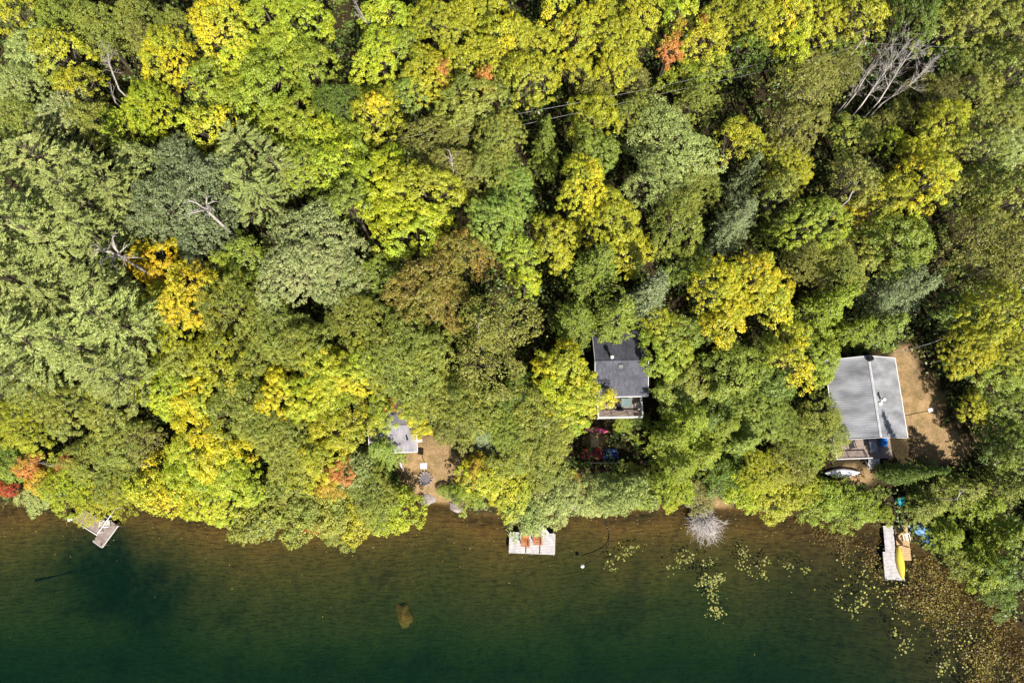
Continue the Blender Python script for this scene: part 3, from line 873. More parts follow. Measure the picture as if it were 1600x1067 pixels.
def bare_tree(name, px0, py0, px1, py1, z0, z1, r, mat, label, group=None, kids=(3, 5), lev=2, nb=9):
    a, b = P(px0, py0, z0), P(px1, py1, z1)
    g = zgf(a.x, a.y)
    t = empty(name, (a.x, a.y, g), 0, label, 'tree', group)
    base = Vector((0, 0, -.3)); A = Vector((0, 0, z0 - g)); B = b - Vector((a.x, a.y, g))
    mb = MB(); mid = A * .5 + B * .5 + Vector(rng.normal(size=3)) * .25
    mb.tube([base, A * .6 + Vector((.05, .05, 0)), A, mid, B], [r * 1.5, r * 1.25, r, r * .65, r * .15], 8)
    mb.build('trunk', mat, t)
    bm = MB()
    L = (B - A).length
    for k in range(nb):
        f = rng.uniform(.15, .95)
        p = A.lerp(mid, f * 2) if f < .5 else mid.lerp(B, f * 2 - 1)
        d = ((B - A).normalized() + Vector(rng.normal(size=3)) * .5).normalized()
        branch(bm, p, d, L * rng.uniform(.2, .42) * (1.15 - .6 * f), r * .42 * (1.1 - .7 * f), lev - 1, .3, kids)
    bm.build('branches', mat, t)
    return t


gb = 'bare white birches leaning together'
for k, (a, lb) in enumerate([((1346, 165, 1425, 60, 8, 13), 'bare white birch leaning up right, second from left of the leaning birches'),
             ((1374, 158, 1440, 58, 8.5, 13.5), 'longest bare white birch at the middle of the leaning clump'),
             ((1378, 162, 1462, 90, 8, 12.5), 'bare white birch lowest and furthest right in the leaning clump'),
             ((1336, 148, 1392, 72, 7, 11.5), 'bare white birch leaning thinly at the left of the clump'),
             ((1322, 160, 1352, 116, 6, 9), 'short bare birch with spiky twigs, leftmost of the leaning clump')]):
    bare_tree('bare_birch', *a, .075 if k != 4 else .05, M['birch_bark'], lb, gb, (3, 5), 3, 18)
bare_tree('bare_tree', 186, 140, 168, 75, 11, 14, .10, M['dead_wood'], 'bare grey tree with fanned twigs beside a bright yellow maple', None, (3, 5), 3, 12)
bare_tree('bare_tree', 180, 160, 172, 128, 11, 13, .07, M['dead_wood'], 'small bare grey tree just below the larger bare upper left tree', None, (2, 4), 2, 8)
bare_tree('bare_tree', 580, 48, 556, 5, 11, 15, .09, M['dead_wood'], 'bare twiggy tree among lime maples at the top edge', None, (3, 5), 3, 10)
bare_tree('bare_tree', 1458, 160, 1490, 128, 7, 9.5, .06, M['dead_wood'], 'small brownish bare tree right of the leaning white birches', None, (3, 5), 2, 10)


def dead_top(px, py, z, spread, n, r, label, seed):
    """a dead tree top: curved bleached limbs that arch out of the crown round it"""
    g2 = np.random.default_rng(seed)
    p = P(px, py, z); g = zgf(p.x, p.y)
    t = empty('dead_tree', (p.x, p.y, g), 0, label, 'tree')
    mb = MB(); mb.tube([(.2, .1, -.3), (.05, 0, (z - g) * .5), (0, 0, z - g)], [r * 2.2, r * 1.7, r * 1.1], 9); mb.build('trunk', M['dead_wood'], t)
    bm = MB()
    for k in range(n):
        a = 6.283 * k / n + g2.uniform(-.5, .5); L_ = spread * g2.uniform(.6, 1.15)
        c, s_ = math.cos(a), math.sin(a); w = g2.uniform(-.5, .5)
        pts = [Vector((0, 0, z - g - .5))]
        for f in (.25, .5, .75, 1.0):
            pts.append(Vector((c * L_ * f - s_ * w * math.sin(f * 3.1) * L_ * .6, s_ * L_ * f + c * w * math.sin(f * 3.1) * L_ * .6, z - g + .9 * math.sin(f * 2.4) - .1)))
        bm.tube(pts, [r, r * .85, r * .65, r * .4, r * .15], 7)
        for q in (2, 3):
            e = pts[q] + Vector((g2.normal() * .5, g2.normal() * .5, g2.uniform(0, .5))) * spread * .35
            bm.tube([pts[q], (pts[q] + e) / 2 + Vector((0, 0, .1)), e], [r * .45, r * .3, r * .08], 5)
    bm.build('branches', M['dead_wood'], t)


dead_top(320, 326, 17.2, 2.0, 9, .10, 'dead top with twisted bleached limbs amid the grey green oaks', 3)
dead_top(184, 398, 16.5, 2.5, 10, .09, 'dead grey pine with broken curved limbs among the white pines', 8)
dead_top(705, 250, 14.6, 1.0, 4, .06, 'small pale dead twigs in the top of an olive brown oak', 5)
bare_tree('bare_tree', 1326, 312, 1342, 282, 13.4, 15.4, .09, M['dead_wood'], 'forked white dead branch tip standing above the olive canopy', None, (1, 2), 2, 6)
bare_tree('bare_tree', 60, 722, 90, 726, 5.5, 6.6, .06, M['dead_wood'], 'pale bare branch poking out beside the red and orange tree', None, (1, 2), 1, 4)
bare_tree('bare_tree', 548, 800, 560, 778, 3.2, 4.4, .05, M['dead_wood'], 'thin bare grey sapling over the shoreline shrubs', None, (2, 3), 2, 7)
bare_tree('bare_tree', 1495, 780, 1510, 765, 8.2, 9.4, .05, M['dead_wood'], 'pale bare twig top in the big hemlock by the right shore', None, (2, 3), 2, 6)
bare_tree('bare_tree', 748, 525, 752, 495, 13, 15.6, .08, M['dead_wood'], 'grey bare branches in the olive brown birch left of the hemlocks', None, (3, 4), 2, 10)

# bare bush lying in the water
c = P(1098, 795, .3)
t = empty('bare_bush', (c.x, c.y, .0), 0, 'bleached bare bush of radiating twigs lying in the shallow water', 'bush')
mb = MB()
for k in range(150):
    a = -1.62 + rng.normal() * .5
    d = Vector((math.cos(a) * .8, math.sin(a), rng.uniform(.1, .8)))
    branch(mb, Vector((rng.normal() * .15, rng.normal() * .15, .3)), d, rng.uniform(1.6, 2.8) * (1.0 if -2.3 < a < -.9 else .6), .045, 2, .3, (3, 5), 0)
mb.build('twigs', M['bleached_wood'], t)
mb = MB(); mb.tube([(0, 1.6, .25), (0, .7, .2), (0, -.4, .25)], [.11, .09, .06], 8); mb.build('stem', M['dead_wood'], t)


# ------------------------------------------------------------------ cabins
def cabin(name, A, B, eave_z, rise, W, over, roof_mat, wall_mat, label, corr=False, thick=.12, ridge_mat=None, trim=None):
    """gable cabin whose ridge runs from A to B (map points); returns the empty with local y along the ridge (A -> B = -y)"""
    d = (A - B); d.z = 0
    L = d.length
    rz = math.atan2(d.y, d.x) - math.pi / 2
    c = (A + B) / 2
    g = zgf(c.x, c.y)
    t = empty(name, (c.x, c.y, g), rz, label, 'cabin')
    ez = eave_z - g
    hw, hl = W / 2, L / 2
    wl = MB()
    iw, il = hw - over, hl - over
    slope = rise / hw
    wz = ez + over * slope - .03
    # four walls with gables, on a plinth
    for sx in (-1, 1): wl.box(sx * (iw - .08), 0, wz / 2 - .2, .16, 2 * il, wz + .4)
    for sy in (-1, 1):
        y = sy * (il - .08)
        wl.box(0, y, wz / 2 - .2, 2 * iw - .33, .155, wz + .4)
        b = len(wl.v)
        for yy in (y - .077, y + .077):
            wl.v += [(-iw + .17, yy, wz), (iw - .17, yy, wz), (0, yy, ez + rise - .12)]
        for f in ((0, 1, 2), (5, 4, 3), (0, 3, 4, 1), (1, 4, 5, 2), (2, 5, 3, 0)):
            wl.f.append(tuple(b + i for i in f)); wl.sm.append(False)
    wl.build('wall', wall_mat, t)
    for sx in (-1, 1):
        rf = MB()
        if corr:
            m = int(L / .065); ys = np.linspace(-hl, hl, m)
            b = len(rf.v)
            for i, y in enumerate(ys):
                o = .008 * math.cos(i * math.pi * .5)
                rf.v += [(0, y, ez + rise + o), (sx * hw, y, ez + o)]
            for i in range(m - 1):
                q = (b + 2 * i, b + 2 * i + 1, b + 2 * i + 3, b + 2 * i + 2)
                rf.f.append(q if sx < 0 else q[::-1]); rf.sm.append(True)
            b = len(rf.v)
            rf.v += [(0, -hl, ez + rise - .06), (sx * hw, -hl, ez - .06), (sx * hw, hl, ez - .06), (0, hl, ez + rise - .06)]
            rf.f.append((b, b + 1, b + 2, b + 3)); rf.sm.append(False)
        else:
            ang = math.atan2(rise, hw); ln = math.hypot(hw, rise)
            rf.box(sx * hw / 2, 0, ez + rise / 2, ln, L, thick, 0, Matrix.Rotation(sx * ang, 4, 'Y'))
        rf.build('roof', roof_mat, t)
    if ridge_mat:
        rd = MB()
        for sx in (-1, 1):
            rd.box(sx * .06, 0, ez + rise + (.04 if corr else thick * .62) - .06 * slope, .13, L + .02, .025, 0, Matrix.Rotation(sx * math.atan(slope), 4, 'Y'))
        rd.build('ridge_cap', ridge_mat, t)
    if trim:
        tm = MB()
        for sy in (-1, 1):
            for sx in (-1, 1):
                tm = MB(); ang = math.atan2(rise, hw)
                tm.box(sx * hw / 2, sy * (hl + .025), ez + rise / 2 - .02, math.hypot(hw, rise), .045, .18, 0, Matrix.Rotation(sx * ang, 4, 'Y'))
                tm.build('fascia', trim, t)
        for sx in (-1, 1):
            gt = MB(); gt.box(sx * (hw + .05), 0, ez - .08, .10, L, .11); gt.build('gutter', trim, t)
    t['dims'] = [W, L, ez, rise, iw, il]
    return t


def window(t, x, y, z, w, h, face, glass=True):
    """a framed window on a wall facing 'x+', 'x-', 'y-', 'y+' in the cabin's own axes"""
    fr = MB(); gl = MB(); fx = face[0] == 'x'; s = 1 if face[1] == '+' else -1
    for dz, dw, ww, hh in ((h / 2, 0, w + .16, .08), (-h / 2, 0, w + .2, .09), (0, -w / 2, .08, h), (0, w / 2, .08, h), (0, 0, .05, h)):
        if fx: fr.box(x + s * .03, y + dw, z + dz, .07, ww, hh)
        else: fr.box(x + dw, y + s * .03, z + dz, ww, .07, hh)
    if fx: gl.box(x + s * .012, y, z, .03, w - .02, h - .02)
    else: gl.box(x, y + s * .012, z, w - .02, .03, h - .02)
    f = fr.build('window', M['white_paint'], t)
    gl.build('pane', M['window_glass'], f)


def door(t, x, y, z0, face, mat):
    fx = face[0] == 'x'; s = 1 if face[1] == '+' else -1
    d = MB(); k = MB()
    if fx: d.box(x + s * .03, y, z0 + 1.0, .07, .9, 2.0); k.tube([(x + s * .06, y + .36, z0 + 1), (x + s * .13, y + .36, z0 + 1)], .03)
    else: d.box(x, y + s * .03, z0 + 1.0, .9, .07, 2.0); k.tube([(x + .36, y + s * .06, z0 + 1), (x + .36, y + s * .13, z0 + 1)], .03)
    o = d.build('door', mat, t); k.build('handle', M['grey_metal'], o)


def railing(name, pts, mat, parent, h=.95, step=.14, rail=.07, picket=.035):
    mb = MB()
    for a, b in zip(pts[:-1], pts[1:]):
        a, b = Vector(a), Vector(b)
        u = (b - a); L = u.length; rz = math.atan2(u.y, u.x); m_ = (a + b) / 2
        mb.box(m_.x, m_.y, a.z + h, L, rail * 1.6, rail * .7, rz)
        mb.box(m_.x, m_.y, a.z + .12, L, rail * .7, rail, rz)
        k = max(2, int(L / step))
        for i in range(k + 1):
            p = a + u * (i / k)
            w = .09 if i % 12 == 0 or i == k else picket
            mb.box(p.x, p.y, a.z + h / 2 - .02, w, w, h - .05, rz)
    return mb.build(name, mat, parent)


def planks(name, x0, x1, y0, y1, z, mat, parent, along='x', pw=.14, gap=.022, th=.045, frame=True):
    mb = MB()
    if along == 'x':
        k = max(1, round((y1 - y0) / pw))
        for i in range(k):
            y = y0 + (i + .5) * (y1 - y0) / k
            mb.box((x0 + x1) / 2, y, z + rng.uniform(-.004, .004), x1 - x0 + rng.uniform(-.03, .03), (y1 - y0) / k - gap, th)
    else:
        k = max(1, round((x1 - x0) / pw))
        for i in range(k):
            x = x0 + (i + .5) * (x1 - x0) / k
            mb.box(x, (y0 + y1) / 2, z + rng.uniform(-.004, .004), (x1 - x0) / k - gap, y1 - y0 + rng.uniform(-.03, .03), th)
    if frame:
        for f in (.08, .5, .92):
            if along == 'x': mb.box(x0 + (x1 - x0) * f, (y0 + y1) / 2, z - .1, .06, y1 - y0 - .06, .14)
            else: mb.box((x0 + x1) / 2, y0 + (y1 - y0) * f, z - .1, x1 - x0 - .06, .06, .14)
    return mb.build(name, mat, parent)


# the metal-roofed cabin
RZ = 6.4
A, B = P(1357, 556, RZ), P(1376.5, 683, RZ)
metal = cabin('metal_roof_cabin', A, B, RZ - 1.9, 1.9, 7.9, .45, M['metal_roof'], M['wall_blue'],
              'grey cabin with a corrugated metal roof beside a sandy yard', True, .1, M['ridge_grey'], M['white_paint'])
W, L, ez, rise, iw, il = metal['dims']
fl = .75
for y in (-2.8, 0, 2.6): window(metal, -iw, y, fl + 1.3, 1.2, 1.0, 'x-')
for y in (-2.2, 1.8): window(metal, iw, y, fl + 1.3, 1.1, 1.0, 'x+')
window(metal, -2.0, -il, fl + 1.3, 1.4, 1.2, 'y-'); door(metal, .6, -il, fl, 'y-', M['wall_grey'])
sl = rise / (W / 2)
zf = ez + rise - .8 * sl
fm = MB(); fm.tube([(.8, -.4, zf - .1), (.8, -.4, zf + .75)], .16, 12); fl_ = fm.build('flue', M['white_paint'], metal)
fm = MB(); fm.tube([(.8, -.4, zf + .76), (.8, -.4, zf + .84)], [.23, .10], 12); fm.build('flue_cap', M['white_paint'], fl_)
fm = MB(); fm.box(.62, -.85, ez + rise - .62 * sl + .12, .55, .35, .12, .3, Matrix.Rotation(math.atan(sl), 4, 'Y')); fm.build('roof_vent', M['white_paint'], metal)
fm = MB(); fm.tube([(.0, il + .1, ez + rise), (.0, il + .1, ez + rise + .5)], .3, 12); fm.build('chimney', M['dark_metal'], metal)
# lakeside deck
dk = planks('deck', -iw + .2, iw, -il - 2.5, -il - .02, fl - .05, M['deck_board'], metal, 'x')
pm = MB()
for x in (-iw + .3, 0, iw - .1):
    for y in (-il - 2.4,): pm.box(x, y, fl / 2 - .3, .12, .12, fl + .35)
pm.build('deck_post', M['wall_brown'], metal)
railing('railing', [(-iw + .2, -il - 2.45, fl), (.7, -il - 2.45, fl)], M['white_wood'], metal, .95, .16)
railing('railing', [(-iw + .2, -il - .1, fl), (-iw + .2, -il - 2.4, fl)], M['white_wood'], metal, .95, .16)
st = MB()
for i in range(4): st.box(1.4, -il - 2.65 - .27 * i, fl - .12 - .17 * i, 1.3, .26, .05)
st.box(.72, -il - 3.1, fl / 2 - .1, .06, 1.2, .3, 0, Matrix.Rotation(R_(-32), 4, 'X')); st.box(2.08, -il - 3.1, fl / 2 - .1, .06, 1.2, .3, 0, Matrix.Rotation(R_(-32), 4, 'X'))
st.build('steps', M['white_wood'], metal)
# side walkway under the left eave
planks('walkway', -iw - 1.15, -iw - .02, -il + .5, il, fl - .25, M['deck_board'], metal, 'y')
railing('railing', [(-iw - 1.1, -il + .5, fl - .2), (-iw - 1.1, il, fl - .2)], M['wall_grey'], metal, .95, .35)


def place_local(t, x, y, z):
    return Matrix.Translation(t.location) @ Matrix.Rotation(t.rotation_euler.z, 4, 'Z') @ Vector((x, y, z))


# things on the metal cabin's deck
def cooler(name, loc, rz, mat, label):
    t = empty(name, loc, rz, label, 'bin')
    mb = MB(); mb.prism([(-.42, -.3), (.42, -.3), (.42, .3), (-.42, .3)], 0, .62); mb.build('body', mat, t, bevel=.05)
    mb = MB(); mb.box(0, 0, .67, .92, .68, .09); l = mb.build('lid', mat, t, bevel=.03)
    mb = MB(); mb.box(0, -.36, .66, .2, .04, .05); mb.build('handle', M['dark_metal'], l)
    return t


cooler('storage_bin', place_local(metal, 2.45, -il - .75, fl), metal.rotation_euler.z + 1.57, M['blue_tarp'], 'bright blue storage bin on the deck of the metal-roofed cabin')


def lounge_chair(name, loc, rz, frame, cloth, label, group=None, cat='chair'):
    t = empty(name, loc, rz, label, cat, group)
    mb = MB(); mb.box(0, -.1, .42, .62, .62, .10); mb.build('seat', cloth, t, bevel=.03)
    mb = MB(); mb.box(0, .32, .72, .62, .10, .66, 0, Matrix.Rotation(R_(-18), 4, 'X')); mb.build('backrest', cloth, t, bevel=.03)
    for sx in (-1, 1):
        mb = MB(); mb.box(sx * .36, -.05, .62, .07, .74, .05); mb.build('armrest', frame, t)
        for sy in (-.36, .26):
            mb = MB(); mb.box(sx * .36, sy, .30, .05, .05, .60); mb.build('leg', frame, t)
    return t


def table(name, loc, rz, w, d, top, frame, label):
    t = empty(name, loc, rz, label, 'table')
    mb = MB(); mb.box(0, 0, .72, w, d, .035); mb.build('tabletop', top, t, bevel=.01)
    mb = MB()
    for sx in (-1, 1): mb.box(sx * (w / 2 - .03), 0, .69, .05, d, .05)
    for sy in (-1, 1): mb.box(0, sy * (d / 2 - .03), .688, w - .12, .05, .05)
    mb.build('table_frame', frame, t)
    for sx in (-1, 1):
        for sy in (-1, 1):
            mb = MB(); mb.tube([(sx * (w / 2 - .08), sy * (d / 2 - .08), .67), (sx * (w / 2 - .05), sy * (d / 2 - .05), 0)], .025); mb.build('leg', frame, t)
    return t


rzm = metal.rotation_euler.z
table('patio_table', place_local(metal, 1.1, -il - 1.0, fl), rzm, .8, 1.5, M['grey_metal'], M['dark_metal'], 'narrow grey table in the shade of the metal-roofed cabin deck')
lounge_chair('deck_chair', place_local(metal, -1.2, -il - .9, fl), rzm + .2, M['dark_metal'], M['charcoal_fabric'], 'dark deck chair under the gable of the metal-roofed cabin')

# mast on the yard side of the metal cabin
c = G(1411, 650)
t = empty('yard_light', (c.x, c.y, c.z), 0, 'tall dark pole with a white lamp head beside the metal-roofed cabin', 'pole')
top = P(1450, 628, c.z + 5.2)
off = top - Vector((c.x, c.y, c.z)); off.x *= .25; off.y *= .25; off.z = 5.2
mb = MB(); mb.tube([(0, 0, -.3), (0, 0, 4.9), (off.x * .2, off.y * .2, 5.15)], [.05, .04, .035], 8); mb.build('pole', M['dark_metal'], t)
mb = MB(); mb.box(off.x * .2 + .05, off.y * .2, 5.2, .5, .36, .16, .4); mb.build('lamp_head', M['white_plastic'], t, bevel=.03)

# the dark shingled cabin: ridge along the shore
RZ2 = 6.4
A2, B2 = P(1013, 563, RZ2), P(930, 564.5, RZ2)
dark = cabin('shingled_cabin', A2, B2, RZ2 - 1.5, 1.5, 7.4, .4, M['shingle_dark'], M['wall_brown'],
             'cabin with a dark charcoal shingled roof half hidden by trees', False, .12, M['shingle_dark'], M['white_paint'])
# the ridge runs along local y; the lake is on local +x or -x
W, L, ez, rise, iw, il = dark['dims']
lake = place_local(dark, 1, 0, 0) - place_local(dark, 0, 0, 0)
s = 1 if lake.y < 0 else -1
sf = 'x+' if s > 0 else 'x-'
fl2 = ez - 2.35
for y in (-2.0, 2.0): window(dark, s * iw, y, fl2 + 1.2, 1.5, 1.1, sf)
door(dark, s * iw, .2, fl2, sf, M['white_paint'])
sl = rise / (W / 2)


def dl(px, py, z):      # cabin-local coordinates of a pixel at a height
    p = P(px, py, z)
    return Matrix.Rotation(-dark.rotation_euler.z, 4, 'Z') @ (p - dark.location)


q = dl(955, 559, RZ2)
zq = ez + rise - abs(q.x) * sl
fm = MB(); fm.tube([(q.x, q.y, zq - .1), (q.x, q.y, zq + .8)], .14, 12); fl_ = fm.build('flue', M['grey_metal'], dark)
fm = MB(); fm.tube([(q.x, q.y, zq + .81), (q.x, q.y, zq + .95)], [.26, .08], 12); fm.build('flue_cap', M['white_paint'], fl_)
q = dl(970, 572, RZ2)
fm = MB(); fm.box(q.x, q.y, ez + rise - abs(q.x) * sl + .16, .4, .5, .14, 0, Matrix.Rotation((1 if q.x > 0 else -1) * math.atan(sl), 4, 'Y')); fm.build('roof_vent', M['dark_metal'], dark)
# deck in front
x0, x1 = s * iw, s * (iw + 2.6)
xa, xb = min(x0, x1) + .02, max(x0, x1)
planks('deck', xa, xb, -il, il, fl2 - .05, M['deck_board'], dark, 'x')
pm = MB()
for y in (-il + .2, 0, il - .2): pm.box(s * (iw + 2.5), y, fl2 / 2 - .3, .14, .14, fl2 + .35)
pm.build('deck_post', M['wall_brown'], dark)
xr = s * (iw + 2.55)
railing('railing', [(xr, -il, fl2), (xr, il, fl2)], M['white_paint'], dark, 1.0, .15, .08, .05)
for sy in (-1, 1):
    railing('railing', [(s * (iw + .1), sy * (il - .03), fl2), (s * (iw + 2.45), sy * (il - .03), fl2)], M['white_paint'], dark, 1.0, .15, .08, .05)
zd = dark.location.z + fl2
lounge_chair('deck_chair', P(956, 632, zd + .4) - Vector((0, 0, .4)), 2.6, M['dark_metal'], M['cushion'], 'deck chair with beige cushions left of the deck table', 'cushioned deck chairs')
lounge_chair('deck_chair', P(997, 634, zd + .4) - Vector((0, 0, .4)), 3.6, M['dark_metal'], M['cushion'], 'deck chair with grey beige cushions right of the deck table, near the railing', 'cushioned deck chairs')
table('patio_table', P(979, 629, zd + .7) - Vector((0, 0, .7)), -.03, 1.2, .95, M['glass_dark'], M['dark_metal'], 'glass topped patio table in the middle of the white railed deck')
lounge_chair('deck_chair', P(968, 637, zd + .4) - Vector((0, 0, .4)), 3.14, M['dark_metal'], M['charcoal_fabric'], 'black deck chair in front of the glass topped table', 'black deck chairs')
lounge_chair('deck_chair', P(948, 624, zd + .4) - Vector((0, 0, .4)), .5, M['dark_metal'], M['charcoal_fabric'], 'black deck chair by the eave at the left end of the deck', 'black deck chairs')

# the small pale-roofed cabin
RZ3 = 4.6
A3, B3 = P(650, 664, RZ3), P(575, 667, RZ3)
small = cabin('small_cabin', A3, B3, RZ3 - 1.0, 1.0, 5.6, .3, M['shingle_grey'], M['wall_brown'],
              'small cabin with a weathered pale grey roof mostly under yellow trees', False, .1, M['shingle_grey'], M['white_paint'])
W, L, ez, rise, iw, il = small['dims']
s = 1 if (place_local(small, 1, 0, 0) - place_local(small, 0, 0, 0)).y < 0 else -1
sf = 'x+' if s > 0 else 'x-'
window(small, s * iw, -.9, 1.3, .9, .8, sf); door(small, s * iw, .9, .25, sf, M['dark_metal'])
window(small, 0, il, 1.3, .9, .8, 'y+')
fm = MB(); fm.tube([(s * 1.5, il - .7, ez + .3), (s * 1.5, il - .7, ez + 1.15)], .09, 8); fm.build('flue', M['dark_metal'], small)


# ------------------------------------------------------------------ boats
def canoe(name, px0, py0, px1, py1, z, width, hgt, mat, label, keel_up=True, cat='canoe', trim=None, rocker=.12, blunt=.8):
    a, b = P(px0, py0, z), P(px1, py1, z)
    d = b - a; L = d.length; c = (a + b) / 2
    t = empty(name, (c.x, c.y, z), math.atan2(d.y, d.x), label, cat)
    n, m = 25, 12
    mb = MB()
    sgn = 1 if keel_up else -1
    for i in range(n):
        u = -1 + 2 * i / (n - 1)
        w = width / 2 * max(1 - abs(u) ** (2.0 * blunt), 0) ** .8 + .012
        hh = hgt * (1 - .35 * abs(u) ** 3)
        for j in range(m + 1):
            v = math.pi * j / m
            x, y = u * L / 2, w * math.cos(v)
            k = hh * math.sin(v) ** .7 if 0 < j < m else 0
            sh = rocker * abs(u) ** 3
            mb.v.append((x, y, k - sh * .5 if keel_up else hgt - k + sh))
    for i in range(n - 1):
        for j in range(m):
            q = (i * (m + 1) + j, i * (m + 1) + j + 1, (i + 1) * (m + 1) + j + 1, (i + 1) * (m + 1) + j)
            mb.f.append(q if not keel_up else q[::-1]); mb.sm.append(True)
    o = mb.build('hull', mat, t)
    sm_ = o.modifiers.new('solid', 'SOLIDIFY'); sm_.thickness = .03
    g = MB()
    for s_ in (-1, 1):
        pts = []
        for i in range(n):
            u = -1 + 2 * i / (n - 1)
            w = width / 2 * max(1 - abs(u) ** (2.0 * blunt), 0) ** .8 + .02
            pts.append((u * L / 2, s_ * w, (0.0 if keel_up else hgt + rocker * abs(u) ** 3)))
        g.tube(pts, .025, 5)
    g.build('gunwale', trim or mat, t)
    if keel_up:
        k = MB(); k.tube([(u * L / 2, 0, hgt * (1 - .35 * abs(u) ** 3) - rocker * abs(u) ** 3 * .5 + .005) for u in np.linspace(-.96, .96, 15)], .022, 5)
        k.build('keel', trim or mat, t)
    return t


DZ = .50
canoe('canoe', 1402, 853, 1410, 904, DZ + .02, .80, .38, M['yellow_plastic'], 'yellow canoe lying upside down on the edge of a dock', True, 'canoe', M['yellow_dark'], .1, 1.0)
c = G(1315, 738)
canoe('canoe', 1288, 739, 1343, 738, c.z + .05, .95, .42, M['white_plastic'], 'white canoe lying upside down on shaded ground below the metal-roofed cabin', True, 'canoe', M['white_plastic'], .15, .75)
c = G(930, 672)
canoe('kayak', 913, 671, 950, 674, c.z + .05, .70, .30, M['pink_plastic'], 'pink kayak lying under the yellow tree by the lawn chairs', True, 'kayak', M['red_plastic'], .1, .9)


# ------------------------------------------------------------------ chairs
def adirondack(name, loc, rz, mat, label, group, sc=1.0):
    t = empty(name, loc, rz, label, 'chair', group); t.scale = (sc, sc, sc)
    mb = MB()
    for i in range(6): mb.box(0, -.42 + .125 * i, .40 - .025 * i, .58, .105, .025, 0, Matrix.Rotation(R_(-11), 4, 'X'))
    mb.build('seat', mat, t)
    mb = MB()
    for i in range(5):
        x = -.24 + .12 * i; h = .92 - abs(i - 2) * .05
        mb.box(x, .42 + .17 * h / .9 * .5, .28 + h * .5, .105, .025, h, 0, Matrix.Rotation(R_(-24), 4, 'X'))
    mb.build('backrest', mat, t)
    for sx in (-1, 1):
        mb = MB(); mb.box(sx * .38, -.06, .58, .15, .82, .03); mb.build('armrest', mat, t)
        mb = MB(); mb.box(sx * .33, -.42, .285, .09, .06, .565); mb.build('leg', mat, t)
        mb = MB(); mb.box(sx * .31, .25, .22, .035, 1.0, .11, 0, Matrix.Rotation(R_(-14), 4, 'X')); mb.build('leg', mat, t)
    return t


def on_dock(px, py, z): return P(px, py, z)


gl_ = 'lawn chairs in a row facing the lake'
for (px, py, mat, lb) in [(914, 711, 'red_plastic', 'red lawn chair at the left end of the shaded row'), (934, 711, 'red_plastic', 'red lawn chair between the small red table and the blue chairs'),
                          (948, 711, 'blue_plastic', 'dark blue lawn chair next to the red lawn chair'), (959, 711, 'blue_plastic', 'dark blue lawn chair at the right end of the row')]:
    c = G(px, py); adirondack('lawn_chair', c, rng.uniform(-.08, .08), M[mat], lb, gl_, .95)
c = G(924, 711)
t = empty('side_table', c, 0, 'small red side table between the two red lawn chairs', 'table')
mb = MB(); mb.box(0, 0, .42, .5, .5, .04); mb.build('tabletop', M['red_plastic'], t, bevel=.01)
for sx in (-1, 1):
    for sy in (-1, 1):
        mb = MB(); mb.box(sx * .2, sy * .2, .2, .05, .05, .4); mb.build('leg', M['red_plastic'], t)
# pale rail in front of the chairs
a, b = G(910, 723), G(966, 723.5)
t = empty('low_rail', (a + b) / 2, math.atan2(b.y - a.y, b.x - a.x), 'thin pale rail on posts in front of the lawn chairs', 'rail')
L2 = (b - a).length / 2
mb = MB(); mb.tube([(-L2, 0, .5), (L2, 0, .5)], .03, 6); mb.build('rail', M['white_wood'], t)
for x in (-L2 + .05, 0, L2 - .05):
    mb = MB(); mb.tube([(x, 0, -.2), (x, 0, .47)], .035, 6); mb.build('post', M['white_wood'], t)
c = G(928, 688)
t = empty('picnic_bench', (c.x, c.y, c.z), .05, 'weathered tan bench in a patch of sun by the pink kayak', 'bench')
planks('seat', -.45, .45, -.8, .8, .42, M['tan_wood'], t, 'y', .15)
for sy in (-1, 1):
    mb = MB(); mb.box(0, sy * .6, .18, .8, .08, .36); mb.build('leg', M['tan_wood'], t)


# ------------------------------------------------------------------ docks
def dock_from(px_a, px_b, z):
    a, b = P(*px_a, z), P(*px_b, z)
    d = b - a
    return a, math.atan2(d.y, d.x), d.length


def posts(t, pts, z, mat, r=.06, name='post', depth_=1.6, up=.25):
    for x, y in pts:
        mb = MB(); mb.tube([(x, y, -depth_), (x, y, z + up)], r, 7); mb.build(name, mat, t)


# middle dock (left lower corner is the origin, x along the front)
a, rz, L = dock_from((795, 863.5), (866.5, 866.5), DZ)
t = empty('dock', (a.x, a.y, 0), rz, 'pale grey wide dock carrying two orange chairs under overhanging leaves', 'dock')
Wd = (P(796, 830, DZ) - P(795, 863, DZ)).length
for i, (x0, x1) in enumerate([(0, L * .36), (L * .36 + .03, L * .665), (L * .665 + .03, L)]):
    planks('deck', x0 + .07, x1 - .02, .07, Wd, DZ - .025, M['dock_grey'], t, 'x', .17)
mb = MB(); mb.box(L / 2, .03, DZ - .08, L, .06, .2); mb.box(.03, Wd / 2, DZ - .08, .06, Wd - .14, .2); mb.box(L - .03 + .03, Wd / 2, DZ - .08, .06, Wd - .14, .2); mb.build('dock_frame', M['white_wood'], t)
posts(t, [(.1, -.06), (L - .1, -.06), (.1, Wd + .06), (L - .2, Wd + .06), (L * .5, -.06)], DZ, M['dock_brown'], .05, up=-.03)
